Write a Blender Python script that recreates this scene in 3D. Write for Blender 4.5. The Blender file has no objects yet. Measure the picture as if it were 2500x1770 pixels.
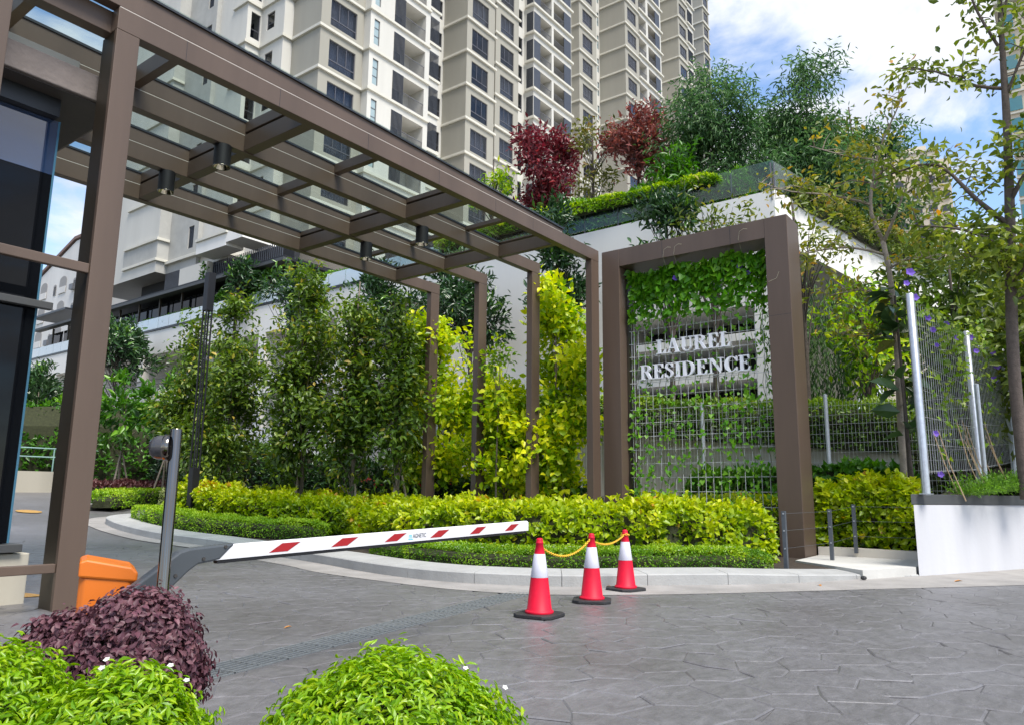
import bpy, bmesh, math, random
import numpy as np
from mathutils import Vector, Matrix, noise
random.seed(7)
rng = np.random.default_rng(11)
SC = bpy.context.scene
COL = SC.collection
R = math.radians

# ------------------------------------------------------------------ camera, sky, sun
# x runs away to the right along the canopy, y runs away to the left, z is up; camera above the origin
CAM_H = 1.18
YAW, PITCH, ROLL, FPX = R(37.11), R(10.01), R(0.5955), 1830.43
fwd = Vector((math.cos(YAW)*math.cos(PITCH), math.sin(YAW)*math.cos(PITCH), math.sin(PITCH)))
rgt = Vector((math.sin(YAW), -math.cos(YAW), 0))
upv = rgt.cross(fwd)
r2 = rgt*math.cos(ROLL) + upv*math.sin(ROLL)
u2 = -rgt*math.sin(ROLL) + upv*math.cos(ROLL)
cam = bpy.data.cameras.new('camera')
cam.sensor_fit = 'HORIZONTAL'; cam.sensor_width = 36; cam.lens = FPX/2500*36
cam.clip_start = 0.05; cam.clip_end = 3000
camo = bpy.data.objects.new('camera', cam); COL.objects.link(camo)
M = Matrix((r2, u2, -fwd)).transposed().to_4x4(); M.translation = Vector((0, 0, CAM_H))
camo.matrix_world = M
SC.camera = camo

def px(x, y, z):
    d = Vector((x, y, z-CAM_H)); q = d.dot(fwd)
    if q < .05: return (-9999, -9999)
    return (1250+FPX*d.dot(r2)/q, 885-FPX*d.dot(u2)/q)
def seen(x, y, z, m=130):
    a, b = px(x, y, z)
    return -m < a < 2500+m and -m < b < 1770+m

SUN_EL = R(58); SUN_AZ = Vector((-0.30, -0.95, 0)).normalized()     # direction towards the sun (on the ground)
world = bpy.data.worlds.new('World'); SC.world = world; world.use_nodes = True
wt = world.node_tree; wt.nodes.clear()
def wn(t): return wt.nodes.new(t)
out = wn('ShaderNodeOutputWorld'); bg = wn('ShaderNodeBackground'); bg.inputs['Strength'].default_value = 0.105
sky = wn('ShaderNodeTexSky'); sky.sky_type = 'NISHITA'; sky.sun_disc = False
sky.sun_elevation = SUN_EL; sky.sun_rotation = math.atan2(SUN_AZ.x, SUN_AZ.y)
sky.air_density = 1.0; sky.dust_density = 0.6; sky.ozone_density = 2.0
tc = wn('ShaderNodeTexCoord')
mp = wn('ShaderNodeMapping'); mp.inputs['Scale'].default_value = (1.0, 1.0, 2.1); mp.inputs['Location'].default_value = (.37, .12, .55)
n1 = wn('ShaderNodeTexNoise'); n1.inputs['Scale'].default_value = 3.1; n1.inputs['Detail'].default_value = 9; n1.inputs['Roughness'].default_value = .56; n1.inputs['Distortion'].default_value = .35
n2 = wn('ShaderNodeTexNoise'); n2.inputs['Scale'].default_value = 5.5; n2.inputs['Detail'].default_value = 6
cr = wn('ShaderNodeValToRGB'); cr.color_ramp.elements[0].position = .43; cr.color_ramp.elements[1].position = .575
cr.color_ramp.interpolation = 'EASE'
cc = wn('ShaderNodeValToRGB'); cc.color_ramp.elements[0].color = (4.0, 4.25, 5.0, 1); cc.color_ramp.elements[1].color = (5.7, 5.8, 6.0, 1)
cc.color_ramp.elements[0].position = .35; cc.color_ramp.elements[1].position = .65
skym = wn('ShaderNodeMix'); skym.data_type = 'RGBA'; skym.blend_type = 'MULTIPLY'; skym.inputs['Factor'].default_value = 1
skym.inputs['B'].default_value = (1.35, 1.38, 1.42, 1)
mix = wn('ShaderNodeMix'); mix.data_type = 'RGBA'
L = wt.links.new
L(tc.outputs['Generated'], mp.inputs['Vector']); L(mp.outputs['Vector'], n1.inputs['Vector']); L(mp.outputs['Vector'], n2.inputs['Vector'])
L(n1.outputs['Fac'], cr.inputs['Fac']); L(n2.outputs['Fac'], cc.inputs['Fac'])
L(sky.outputs['Color'], skym.inputs['A'])
L(skym.outputs['Result'], mix.inputs['A']); L(cc.outputs['Color'], mix.inputs['B']); L(cr.outputs['Color'], mix.inputs['Factor'])
L(mix.outputs['Result'], bg.inputs['Color']); L(bg.outputs['Background'], out.inputs['Surface'])

sun = bpy.data.lights.new('sun', 'SUN'); sun.energy = 3.0; sun.angle = R(26); sun.color = (1, .95, .87)
suno = bpy.data.objects.new('sun', sun); COL.objects.link(suno)
sd = Vector((SUN_AZ.x*math.cos(SUN_EL), SUN_AZ.y*math.cos(SUN_EL), math.sin(SUN_EL)))
suno.rotation_euler = (-sd).to_track_quat('-Z', 'Y').to_euler(); suno.location = (0, -5, 30)
SC.view_settings.view_transform = 'Standard'; SC.view_settings.look = 'None'
SC.view_settings.exposure = 0.98; SC.view_settings.gamma = 1; SC.view_settings.use_curve_mapping = False
SC.cycles.use_denoising = True
SC.cycles.max_bounces = 8; SC.cycles.transparent_max_bounces = 16

# ------------------------------------------------------------------ materials
MATS = {}
def mat(name, col, rough=.6, var=.12, scale=3.0, bump=0, bscale=30, metal=0, spec=.5, coat=0, streak=0, col2=None, transl=0):
    if name in MATS: return MATS[name]
    m = bpy.data.materials.new(name); m.use_nodes = True; t = m.node_tree; b = t.nodes['Principled BSDF']
    b.inputs['Roughness'].default_value = rough; b.inputs['Metallic'].default_value = metal
    b.inputs['Specular IOR Level'].default_value = spec; b.inputs['Coat Weight'].default_value = coat
    g = t.nodes.new('ShaderNodeNewGeometry'); n = t.nodes.new('ShaderNodeTexNoise')
    n.inputs['Scale'].default_value = scale; n.inputs['Detail'].default_value = 7; n.inputs['Roughness'].default_value = .6
    mpn = t.nodes.new('ShaderNodeMapping'); t.links.new(g.outputs['Position'], mpn.inputs['Vector']); t.links.new(mpn.outputs['Vector'], n.inputs['Vector'])
    if streak: mpn.inputs['Scale'].default_value = (1, 1, .12)
    rp = t.nodes.new('ShaderNodeValToRGB'); rp.color_ramp.elements[0].position = .3; rp.color_ramp.elements[1].position = .7
    c2 = col2 or tuple(min(1, c*(1+var)) for c in col)
    c1 = tuple(c*(1-var) for c in col)
    rp.color_ramp.elements[0].color = (*c1, 1); rp.color_ramp.elements[1].color = (*c2, 1)
    t.links.new(n.outputs['Fac'], rp.inputs['Fac']); t.links.new(rp.outputs['Color'], b.inputs['Base Color'])
    if bump:
        n3 = t.nodes.new('ShaderNodeTexNoise'); n3.inputs['Scale'].default_value = bscale; n3.inputs['Detail'].default_value = 6
        t.links.new(g.outputs['Position'], n3.inputs['Vector'])
        bp = t.nodes.new('ShaderNodeBump'); bp.inputs['Strength'].default_value = bump; bp.inputs['Distance'].default_value = .02
        t.links.new(n3.outputs['Fac'], bp.inputs['Height']); t.links.new(bp.outputs['Normal'], b.inputs['Normal'])
    MATS[name] = m
    return m

def leafmat(name, cols, rough=.42, transl=.4, obj=False, spec=.45):
    m = bpy.data.materials.new(name); m.use_nodes = True; t = m.node_tree; b = t.nodes['Principled BSDF']; o = t.nodes['Material Output']
    if obj:
        a = t.nodes.new('ShaderNodeObjectInfo'); src = a.outputs['Random']
    else:
        a = t.nodes.new('ShaderNodeAttribute'); a.attribute_name = 'rnd'; src = a.outputs['Fac']
    rp = t.nodes.new('ShaderNodeValToRGB'); e = rp.color_ramp.elements
    while len(e) < len(cols): e.new(.5)
    for i, (p, c) in enumerate(cols): e[i].position = p; e[i].color = (*c, 1)
    t.links.new(src, rp.inputs['Fac']); t.links.new(rp.outputs['Color'], b.inputs['Base Color'])
    b.inputs['Roughness'].default_value = rough; b.inputs['Specular IOR Level'].default_value = spec
    tr = t.nodes.new('ShaderNodeBsdfTranslucent'); hs = t.nodes.new('ShaderNodeHueSaturation')
    hs.inputs['Value'].default_value = 1.25; hs.inputs['Saturation'].default_value = 1.1
    t.links.new(rp.outputs['Color'], hs.inputs['Color']); t.links.new(hs.outputs['Color'], tr.inputs['Color'])
    mx = t.nodes.new('ShaderNodeMixShader'); mx.inputs['Fac'].default_value = transl
    t.links.new(b.outputs[0], mx.inputs[1]); t.links.new(tr.outputs[0], mx.inputs[2]); t.links.new(mx.outputs[0], o.inputs['Surface'])
    MATS[name] = m
    return m

def glassmat(name, tint, gloss=.12, rough=.02, dark=None, mixf=None):
    """thin pane: see-through with a tint, mirror-like at grazing angles"""
    m = bpy.data.materials.new(name); m.use_nodes = True; t = m.node_tree; t.nodes.clear()
    o = t.nodes.new('ShaderNodeOutputMaterial'); tr = t.nodes.new('ShaderNodeBsdfTransparent'); tr.inputs['Color'].default_value = (*tint, 1)
    gl = t.nodes.new('ShaderNodeBsdfGlossy'); gl.inputs['Roughness'].default_value = rough
    fr = t.nodes.new('ShaderNodeLayerWeight'); fr.inputs['Blend'].default_value = .5
    pw = t.nodes.new('ShaderNodeMath'); pw.operation = 'POWER'; pw.inputs[1].default_value = 4.5; t.links.new(fr.outputs['Facing'], pw.inputs[0])
    ad = t.nodes.new('ShaderNodeMath'); ad.operation = 'MULTIPLY_ADD'; ad.inputs[1].default_value = 1-gloss; ad.inputs[2].default_value = gloss; ad.use_clamp = True
    t.links.new(pw.outputs[0], ad.inputs[0])
    mx = t.nodes.new('ShaderNodeMixShader'); t.links.new(ad.outputs[0], mx.inputs['Fac'])
    base = tr
    if dark:
        df = t.nodes.new('ShaderNodeBsdfDiffuse'); df.inputs['Color'].default_value = (*dark, 1)
        m2 = t.nodes.new('ShaderNodeMixShader'); m2.inputs['Fac'].default_value = mixf
        t.links.new(tr.outputs[0], m2.inputs[1]); t.links.new(df.outputs[0], m2.inputs[2]); base = m2
    t.links.new(base.outputs[0], mx.inputs[1]); t.links.new(gl.outputs[0], mx.inputs[2]); t.links.new(mx.outputs[0], o.inputs['Surface'])
    MATS[name] = m
    return m

BROWN = mat('bronze_paint', (.100, .069, .051), .42, .16, 1.3, spec=.36, streak=1, bump=.03, bscale=3)
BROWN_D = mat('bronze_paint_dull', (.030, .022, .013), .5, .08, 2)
SEAL = mat('sealant', (.5, .45, .4), .6)
CREAM = mat('cream_render', (.53, .515, .47), .85, .07, .7, bump=.08, bscale=8, streak=1)
OLIVE = mat('olive_render', (.305, .29, .245), .85, .06, .6, bump=.08, bscale=8, streak=1)
GREYR = mat('grey_render', (.37, .365, .34), .85, .10, 1.2, bump=.1, bscale=6)
WHITE = mat('white_render', (.74, .715, .67), .8, .05, .5, bump=.06, bscale=10, streak=1)
WHITE2 = mat('planter_white', (.50, .50, .52), .75, .09, .9, bump=.08, bscale=14, streak=1)
BEIGE_D = mat('beige_render_dull', (.42, .39, .32), .85, .08, .8, bump=.1, bscale=10, streak=1)
BEIGE = mat('beige_render', (.60, .555, .475), .85, .07, .8, bump=.1, bscale=10, streak=1)
TRIM = mat('ledge_paint', (.56, .54, .47), .8, .04, 2)
DARKM = mat('dark_frame', (.018, .020, .024), .4, .1)
SCREEN = mat('screen_grey', (.045, .050, .062), .45, .12)
RAILM = mat('rail_grey', (.13, .13, .14), .45, .1)
SOFFIT = mat('soffit_grey', (.30, .29, .27), .85, .06, 1)
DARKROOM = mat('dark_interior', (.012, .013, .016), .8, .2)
BLACK = mat('black_metal', (.010, .010, .012), .5, .1, spec=.3)
STEEL = mat('stainless', (.20, .18, .155), .14, .04, 4, metal=1)
GALV = mat('galvanised', (.50, .52, .55), .38, .12, 14, metal=.75)
CONC = mat('kerb_concrete', (.34, .34, .33), .85, .12, 2.5, bump=.25, bscale=40)
APRON = mat('apron_concrete', (.275, .26, .245), .8, .20, 1.6, bump=.2, bscale=30)
SOIL = mat('soil', (.035, .024, .016), .95, .4, 8, bump=.8, bscale=25)
BARK = mat('bark', (.16, .13, .10), .9, .3, 9, bump=.7, bscale=30)
BARKD = mat('bark_dark', (.07, .055, .045), .9, .3, 9, bump=.7, bscale=30)
STAKE = mat('stake_wood', (.27, .22, .17), .85, .2, 8)
ORANGE = mat('orange_paint', (.62, .15, .012), .42, .03, 2)
REDC = mat('cone_red', (.58, .004, .028), .52, .12, 9, spec=.3)
WHITEC = mat('cone_sleeve', (.60, .60, .68), .3, .03, 20)
RUBBER = mat('rubber', (.022, .022, .024), .65, .2, 15, bump=.2, bscale=60)
BOOMW = mat('boom_white', (.66, .65, .66), .35, .02, 3)
BOOMR = mat('boom_red', (.33, .008, .012), .4, .04, 6)
BOOMG = mat('boom_grey', (.06, .068, .075), .4, .05, 3)
CYAN = mat('cyan_ink', (.02, .48, .70), .5)
INK = mat('dark_ink', (.02, .03, .05), .5)
CHAIN = mat('chain_yellow', (.80, .48, .03), .45, .1, 30)
LETTER = mat('letter_white', (.82, .82, .87), .4, .03, 4)
DARKGREY = mat('coping_dark', (.055, .058, .06), .6, .1, 3)
REFL = mat('reflector', (.75, .68, .5), .18, .1, 20, metal=1)
WHITEPAINT = mat('road_yellow', (.42, .24, .06), .6, .2, 20)
DRY = mat('dry_leaf', (.45, .20, .05), .7, .3, 10)
PURPLE = leafmat('purple_petal', [(0, (.17, .09, .50)), (1, (.30, .17, .66))], .6, .3)
WPETAL = leafmat('white_petal', [(0, (.8, .8, .76)), (1, (.85, .85, .82))], .6, .3)
IXORA = leafmat('red_petal', [(0, (.6, .07, .04)), (1, (.7, .16, .08))], .6, .3)
GLASSR = glassmat('roof_glass', (.84, .90, .88), .035)
GLASSB = glassmat('balustrade_glass', (.72, .82, .77), .04, .02, (.25, .36, .33), .05)
GLASSW = glassmat('white_glass', (.8, .9, .95), .25, .04, (.62, .74, .80), .75)
GLASSD = glassmat('dark_glass', (.12, .13, .16), .02, .01, (.005, .006, .008), .85)
GLASSU = glassmat('painted_sky_glass', (.12, .18, .30), .16, .015, (.03, .06, .14), .7)  # blue of the reflected sky is put into the glass colour
GLASSWIN = glassmat('window_glass', (.55, .57, .60), .035, .015)
FRAMEG = mat('window_frame_grey', (.085, .085, .10), .5, .08)
FROST = glassmat('frosted_glass', (.5, .6, .6), .12, .1, (.40, .50, .50), .75)
CURTAIN = mat('curtain', (.40, .40, .44), .9, .15, 6)
EDGEG = mat('glass_edge', (.06, .16, .24), .15, .1)

# ---- leaf colours
LM_NEAR = leafmat('lime_leaf', [(0, (0.0495, 0.1430, 0.0033)), (.4, (0.1540, 0.3300, 0.0055)), (.8, (0.2970, 0.4730, 0.0088)), (1, (0.4180, 0.5170, 0.0154))], .32, .38)
LM_NEARO = leafmat('lime_leaf_single', [(0, (.11, .26, .004)), (.5, (.22, .39, .006)), (1, (.36, .47, .012))], .32, .38, obj=True)
LM_PURP = leafmat('plum_leaf', [(0, (0.0540, 0.0192, 0.0288)), (.6, (0.1260, 0.0504, 0.0660)), (1, (0.2400, 0.1140, 0.1260))], .5, .25)
LM_PURPO = leafmat('plum_leaf_single', [(0, (.09, .03, .045)), (1, (.21, .085, .11))], .5, .25, obj=True)
LM_GOLD = leafmat('gold_leaf', [(0, (0.0708, 0.1534, 0.0035)), (.35, (0.2242, 0.3540, 0.0047)), (.75, (0.4484, 0.5428, 0.0071)), (.96, (0.6136, 0.6136, 0.0142)), (1, (0.5428, 0.3068, 0.0354))], .38, .42)
LM_GOLDO = leafmat('gold_leaf_single', [(0, (.20, .32, .004)), (.92, (.46, .50, .01)), (1, (.45, .28, .03))], .40, .45, obj=True)
LM_LOW = leafmat('low_hedge_leaf', [(0, (0.0500, 0.1500, 0.0050)), (.5, (0.1625, 0.3375, 0.0075)), (1, (0.3750, 0.5250, 0.0150))], .4, .35)
LM_LOW2 = leafmat('low_hedge_leaf_bright', [(0, (0.0780, 0.2080, 0.0078)), (.5, (0.2470, 0.4420, 0.0156)), (1, (0.4680, 0.6240, 0.0325))], .4, .35)
LM_COLUMN = leafmat('bronze_tip_leaf', [(0, (0.0405, 0.0810, 0.0108)), (.45, (0.1148, 0.2025, 0.0189)), (.72, (0.2160, 0.2970, 0.0270)), (.84, (0.4050, 0.3645, 0.0473)), (1, (0.5670, 0.3375, 0.0810))], .34, .32)
LM_YTREE = leafmat('yellow_tree_leaf', [(0, (0.0560, 0.1540, 0.0056)), (.4, (0.2100, 0.3920, 0.0071)), (.75, (0.5180, 0.6440, 0.0084)), (1, (0.7560, 0.7560, 0.0168))], .38, .42)
LM_DARK = leafmat('dark_gloss_leaf', [(0, (0.0160, 0.0480, 0.0160)), (.7, (0.0480, 0.1200, 0.0288)), (.9, (0.1440, 0.3040, 0.0320)), (1, (0.2720, 0.4800, 0.0480))], .28, .18, spec=.6)
LM_RED = leafmat('crimson_leaf', [(0, (0.1063, 0.0150, 0.0225)), (.6, (0.2125, 0.0275, 0.0400)), (1, (0.3750, 0.0625, 0.0625))], .5, .3)
LM_RED2 = leafmat('dusty_red_leaf', [(0, (.12, .04, .035)), (.5, (.25, .07, .06)), (.8, (.38, .12, .09)), (1, (.20, .15, .04))], .5, .3)
LM_OLIVE = leafmat('olive_leaf', [(0, (.06, .08, .015)), (.6, (.19, .20, .03)), (1, (.33, .17, .07))], .5, .3)
LM_WILLOW = leafmat('willow_leaf', [(0, (0.0330, 0.0825, 0.0300)), (.6, (0.0975, 0.2100, 0.0675)), (1, (0.2550, 0.4050, 0.1350))], .42, .32)
LM_MIX = leafmat('yellowing_leaf', [(0, (0.0390, 0.0780, 0.0156)), (.5, (0.1430, 0.1950, 0.0260)), (.85, (0.3380, 0.3120, 0.0390)), (1, (0.5460, 0.2730, 0.0650))], .42, .3)
LM_SHRUB = leafmat('shrub_leaf', [(0, (0.0253, 0.0862, 0.0092)), (.6, (0.0805, 0.2300, 0.0161)), (1, (0.2300, 0.4370, 0.0345))], .36, .3)
LM_RIGHT = leafmat('pale_tree_leaf', [(0, (.055, .095, .014)), (.5, (.16, .22, .025)), (.85, (.34, .40, .06)), (.97, (.48, .46, .09)), (1, (.55, .27, .05))], .36, .35)
LM_FORK = leafmat('autumn_leaf', [(0, (.08, .13, .018)), (.55, (.24, .27, .035)), (.8, (.45, .36, .05)), (1, (.62, .27, .05))], .4, .35)
LM_VINE = leafmat('vine_leaf', [(0, (0.0345, 0.1495, 0.0069)), (.5, (0.1035, 0.3105, 0.0115)), (.9, (0.2300, 0.4600, 0.0230)), (1, (0.4140, 0.4830, 0.0345))], .4, .4)
LM_CREEP = leafmat('creeper_leaf', [(0, (0.0216, 0.0660, 0.0144)), (.6, (0.0600, 0.1440, 0.0264)), (1, (0.1200, 0.2400, 0.0360))], .5, .25)
LM_BG = leafmat('background_leaf', [(0, (.03, .06, .010)), (.6, (.10, .16, .018)), (1, (.24, .30, .04))], .45, .3)
LM_JUN = leafmat('juniper_leaf', [(0, (0.0650, 0.1690, 0.0156)), (1, (0.2210, 0.4290, 0.0390))], .5, .3)
LM_FIG = leafmat('fig_leaf', [(0, (.020, .045, .018)), (.8, (.05, .10, .03)), (1, (.20, .19, .04))], .32, .2, spec=.6)
LM_PURPG = leafmat('purple_cover_leaf', [(0, (.04, .012, .015)), (1, (.15, .05, .045))], .5, .25)
LM_VARI = leafmat('variegated_leaf', [(0, (.2, .28, .06)), (1, (.55, .58, .28))], .5, .3)

# ------------------------------------------------------------------ mesh helpers
class MB:
    def __init__(s): s.v = []; s.f = []; s.mi = []
    def quad(s, a, b, c, d, mi=0):
        n = len(s.v); s.v += [tuple(a), tuple(b), tuple(c), tuple(d)]; s.f.append((n, n+1, n+2, n+3)); s.mi.append(mi)
    def poly(s, pts, mi=0):
        n = len(s.v); s.v += [tuple(p) for p in pts]; s.f.append(tuple(range(n, n+len(pts)))); s.mi.append(mi)
    def box(s, x0, x1, y0, y1, z0, z1, mi=0):
        n = len(s.v)
        s.v += [(x0, y0, z0), (x1, y0, z0), (x1, y1, z0), (x0, y1, z0), (x0, y0, z1), (x1, y0, z1), (x1, y1, z1), (x0, y1, z1)]
        for f in ((0, 3, 2, 1), (4, 5, 6, 7), (0, 1, 5, 4), (1, 2, 6, 5), (2, 3, 7, 6), (3, 0, 4, 7)):
            s.f.append(tuple(n+i for i in f)); s.mi.append(mi)
        return s
    def prism(s, pts, ax, a0, a1, mi=0):
        """extrude a 2-D outline; ax = 'y': pts are (x, z); 'x': (y, z); 'z': (x, y)"""
        def P(p, a): return (p[0], a, p[1]) if ax == 'y' else ((a, p[0], p[1]) if ax == 'x' else (p[0], p[1], a))
        n = len(s.v); k = len(pts)
        s.v += [P(p, a0) for p in pts] + [P(p, a1) for p in pts]
        s.f.append(tuple(n+i for i in range(k))); s.f.append(tuple(n+k+i for i in reversed(range(k)))); s.mi += [mi, mi]
        for i in range(k):
            j = (i+1) % k; s.f.append((n+i, n+k+i, n+k+j, n+j)); s.mi.append(mi)
        return s
    def tube(s, path, rad, k=6, mi=0, caps=True):
        path = [Vector(p) for p in path]; m = len(path)
        if not hasattr(rad, '__len__'): rad = [rad]*m
        n = len(s.v); ref = Vector((.123, .456, .88))
        for i, p in enumerate(path):
            t = (path[min(i+1, m-1)]-path[max(i-1, 0)])
            t = t.normalized() if t.length > 1e-9 else Vector((0, 0, 1))
            a = t.cross(Vector((0, 0, 1)) if abs(t.z) < .9 else Vector((1, 0, 0))).normalized(); b = t.cross(a)
            for j in range(k):
                w = 2*math.pi*j/k
                q = p+(a*math.cos(w)+b*math.sin(w))*rad[i]; s.v.append(tuple(q))
        for i in range(m-1):
            for j in range(k):
                j2 = (j+1) % k
                s.f.append((n+i*k+j, n+i*k+j2, n+(i+1)*k+j2, n+(i+1)*k+j)); s.mi.append(mi)
        if caps:
            s.f.append(tuple(n+j for j in reversed(range(k)))); s.f.append(tuple(n+(m-1)*k+j for j in range(k))); s.mi += [mi, mi]
        return s
    def lathe(s, prof, c=(0, 0, 0), k=24, mi=0, closed=True):
        n = len(s.v); m = len(prof)
        for r, z in prof:
            for j in range(k):
                w = 2*math.pi*j/k; s.v.append((c[0]+r*math.cos(w), c[1]+r*math.sin(w), c[2]+z))
        for i in range(m-1):
            for j in range(k):
                j2 = (j+1) % k
                s.f.append((n+i*k+j, n+i*k+j2, n+(i+1)*k+j2, n+(i+1)*k+j)); s.mi.append(mi)
        if closed:
            s.f.append(tuple(n+j for j in reversed(range(k)))); s.f.append(tuple(n+(m-1)*k+j for j in range(k))); s.mi += [mi, mi]
        return s
    def mesh(s, name, mats, smooth=False, normals=True):
        me = bpy.data.meshes.new(name); me.from_pydata(s.v, [], s.f)
        for m in (mats if isinstance(mats, (list, tuple)) else [mats]): me.materials.append(m)
        me.polygons.foreach_set('material_index', s.mi)
        if normals:
            bm = bmesh.new(); bm.from_mesh(me); bmesh.ops.recalc_face_normals(bm, faces=bm.faces); bm.to_mesh(me); bm.free()
        if smooth: me.polygons.foreach_set('use_smooth', [True]*len(me.polygons))
        me.update()
        return me
    def build(s, name, mats, parent=None, smooth=False, bevel=0, kind=None, autos=None, normals=True):
        if not s.v: return None
        o = bpy.data.objects.new(name, s.mesh(name, mats, smooth, normals)); COL.objects.link(o)
        if parent: o.parent = parent
        if bevel:
            b = o.modifiers.new('bevel', 'BEVEL'); b.width = bevel; b.segments = 2; b.limit_method = 'ANGLE'; b.angle_limit = R(35)
        if kind: o['kind'] = kind
        if autos:
            for p in o.data.polygons: p.use_smooth = True
            o.data.set_sharp_from_angle(angle=R(autos))
        return o

def tag(o, label, cat, group=None):
    o['label'] = label; o['category'] = cat
    if group: o['group'] = group
    return o
def thing(name, label, cat, loc=(0, 0, 0), group=None):
    o = bpy.data.objects.new(name, None); o.empty_display_size = .2; o.location = loc; COL.objects.link(o)
    return tag(o, label, cat, group)
def place(name, me, parent=None, loc=(0, 0, 0), mw=None, kind=None):
    o = bpy.data.objects.new(name, me); COL.objects.link(o)
    if parent: o.parent = parent
    if mw is not None: o.matrix_basis = mw
    else: o.location = loc
    if kind: o['kind'] = kind
    return o
def link(o, parent): o.parent = parent; return o

# ------------------------------------------------------------------ leaves
OV = (np.array([(0, 0, 0), (.5, .38, .10), (-.5, .38, .10), (0, 1, -.16), (0, .45, -.03), (.33, .74, .02), (-.33, .74, .02)], float),
      [(0, 1, 4), (1, 5, 4), (5, 3, 4), (3, 6, 4), (6, 2, 4), (2, 0, 4)])
LITE = (np.array([(0, 0, 0), (.5, .45, .12), (-.5, .45, .12), (0, 1, -.12)], float), [(0, 1, 3), (0, 3, 2)])
HEART = (np.array([(0, 0, 0), (.42, -.12, .05), (.52, .22, .06), (-.42, -.12, .05), (-.52, .22, .06), (0, 1, -.12), (0, .35, -.04)], float),
         [(0, 1, 6), (1, 2, 6), (2, 5, 6), (5, 4, 6), (4, 3, 6), (3, 0, 6)])
def unit(a): return a/np.maximum(np.linalg.norm(a, axis=1, keepdims=True), 1e-9)
def leaf_frames(n, d, upbias=.8, upv=None):
    d = unit(d); up = np.tile([0, 0, 1.], (n, 1))*upbias + rng.normal(size=(n, 3))*(.55 if upv is None else .42)
    if upv is not None: up = up+unit(upv)*1.0
    s = unit(np.cross(d, up)); return s, d, unit(np.cross(s, d))
def leaves(name, pos, d, size, ratio, m, parent=None, rnd=None, tpl=OV, upbias=.8, kind=None, upv=None):
    n = len(pos); T, F = tpl; F = np.array(F)
    if rnd is None: rnd = rng.random(n)
    size = np.broadcast_to(size, (n,)); s, d, u = leaf_frames(n, d, upbias, upv)
    V = pos[:, None, :]+size[:, None, None]*(T[None, :, 0, None]*ratio*s[:, None, :]+T[None, :, 1, None]*d[:, None, :]+T[None, :, 2, None]*u[:, None, :])
    k = len(T); V = V.reshape(-1, 3)
    FF = (F[None]+np.arange(n)[:, None, None]*k).reshape(-1)
    me = bpy.data.meshes.new(name); me.vertices.add(len(V)); me.vertices.foreach_set('co', V.ravel().astype(np.float32))
    nf = n*len(F); me.loops.add(nf*3); me.loops.foreach_set('vertex_index', FF.astype(np.int32))
    me.polygons.add(nf); me.polygons.foreach_set('loop_start', (np.arange(nf)*3).astype(np.int32))
    me.update(calc_edges=True)
    at = me.attributes.new('rnd', 'FLOAT', 'POINT'); at.data.foreach_set('value', np.repeat(np.clip(rnd, 0, 1), k).astype(np.float32))
    me.materials.append(m)
    o = bpy.data.objects.new(name, me); COL.objects.link(o)
    if parent: o.parent = parent
    if kind: o['kind'] = kind
    return o
def one_leaf(name, ratio, m, tpl=OV):
    T, F = tpl; me = bpy.data.meshes.new(name)
    me.from_pydata([(v[0]*ratio, v[1], v[2]) for v in T], [], F); me.materials.append(m)
    return me
def leaf_objs(me, pos, d, size, parent, upbias=.8, name='leaf', upv=None):
    n = len(pos); s, d, u = leaf_frames(n, d, upbias, upv); size = np.broadcast_to(size, (n,))
    for i in range(n):
        k = size[i]
        mw = Matrix(((s[i][0]*k, d[i][0]*k, u[i][0]*k, pos[i][0]), (s[i][1]*k, d[i][1]*k, u[i][1]*k, pos[i][1]),
                     (s[i][2]*k, d[i][2]*k, u[i][2]*k, pos[i][2]), (0, 0, 0, 1)))
        place(name, me, parent, mw=mw)
def lump(p, f=1.0, seed=0.):
    return np.array([noise.noise(Vector((a[0]*f+seed, a[1]*f-seed, a[2]*f+2*seed))) for a in p])
def sprays(tips, outw, per, spread, droop=-.1, outk=.6, rand=.8):
    """leaf positions and directions: PER leaves round each twig tip"""
    m = len(tips); n = m*per
    b = np.repeat(tips, per, 0); o = np.repeat(unit(outw), per, 0)
    d = unit(o*outk+rng.normal(size=(n, 3))*rand*.6+np.array([0, 0, droop]))
    p = b+rng.normal(size=(n, 3))*spread
    rt = np.repeat(rng.random(m), per)
    return p, d, rt
def in_crown(n, c, rad, seed, shell=.45, f=1.1, cut=-.12, shape=None):
    """points through a lumpy crown; gaps where the noise is low"""
    c = np.array(c, float); rad = np.array(rad, float); res = []; tot = 0; it = 0
    while tot < n and it < 8:
        it += 1
        v = unit(rng.normal(size=(n, 3))); r = rng.random(n)**shell
        p = v*r[:, None]
        if shape is not None: p = p[shape(p)]
        q = c+p*rad; lo = lump(q, f, seed)
        r_ = np.linalg.norm(p, axis=1)
        k = lo > cut+.55*(r_-.62)
        res.append(q[k]); tot += k.sum()
    q = np.concatenate(res)[:n]
    return q if len(q) else np.array([c])

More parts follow.
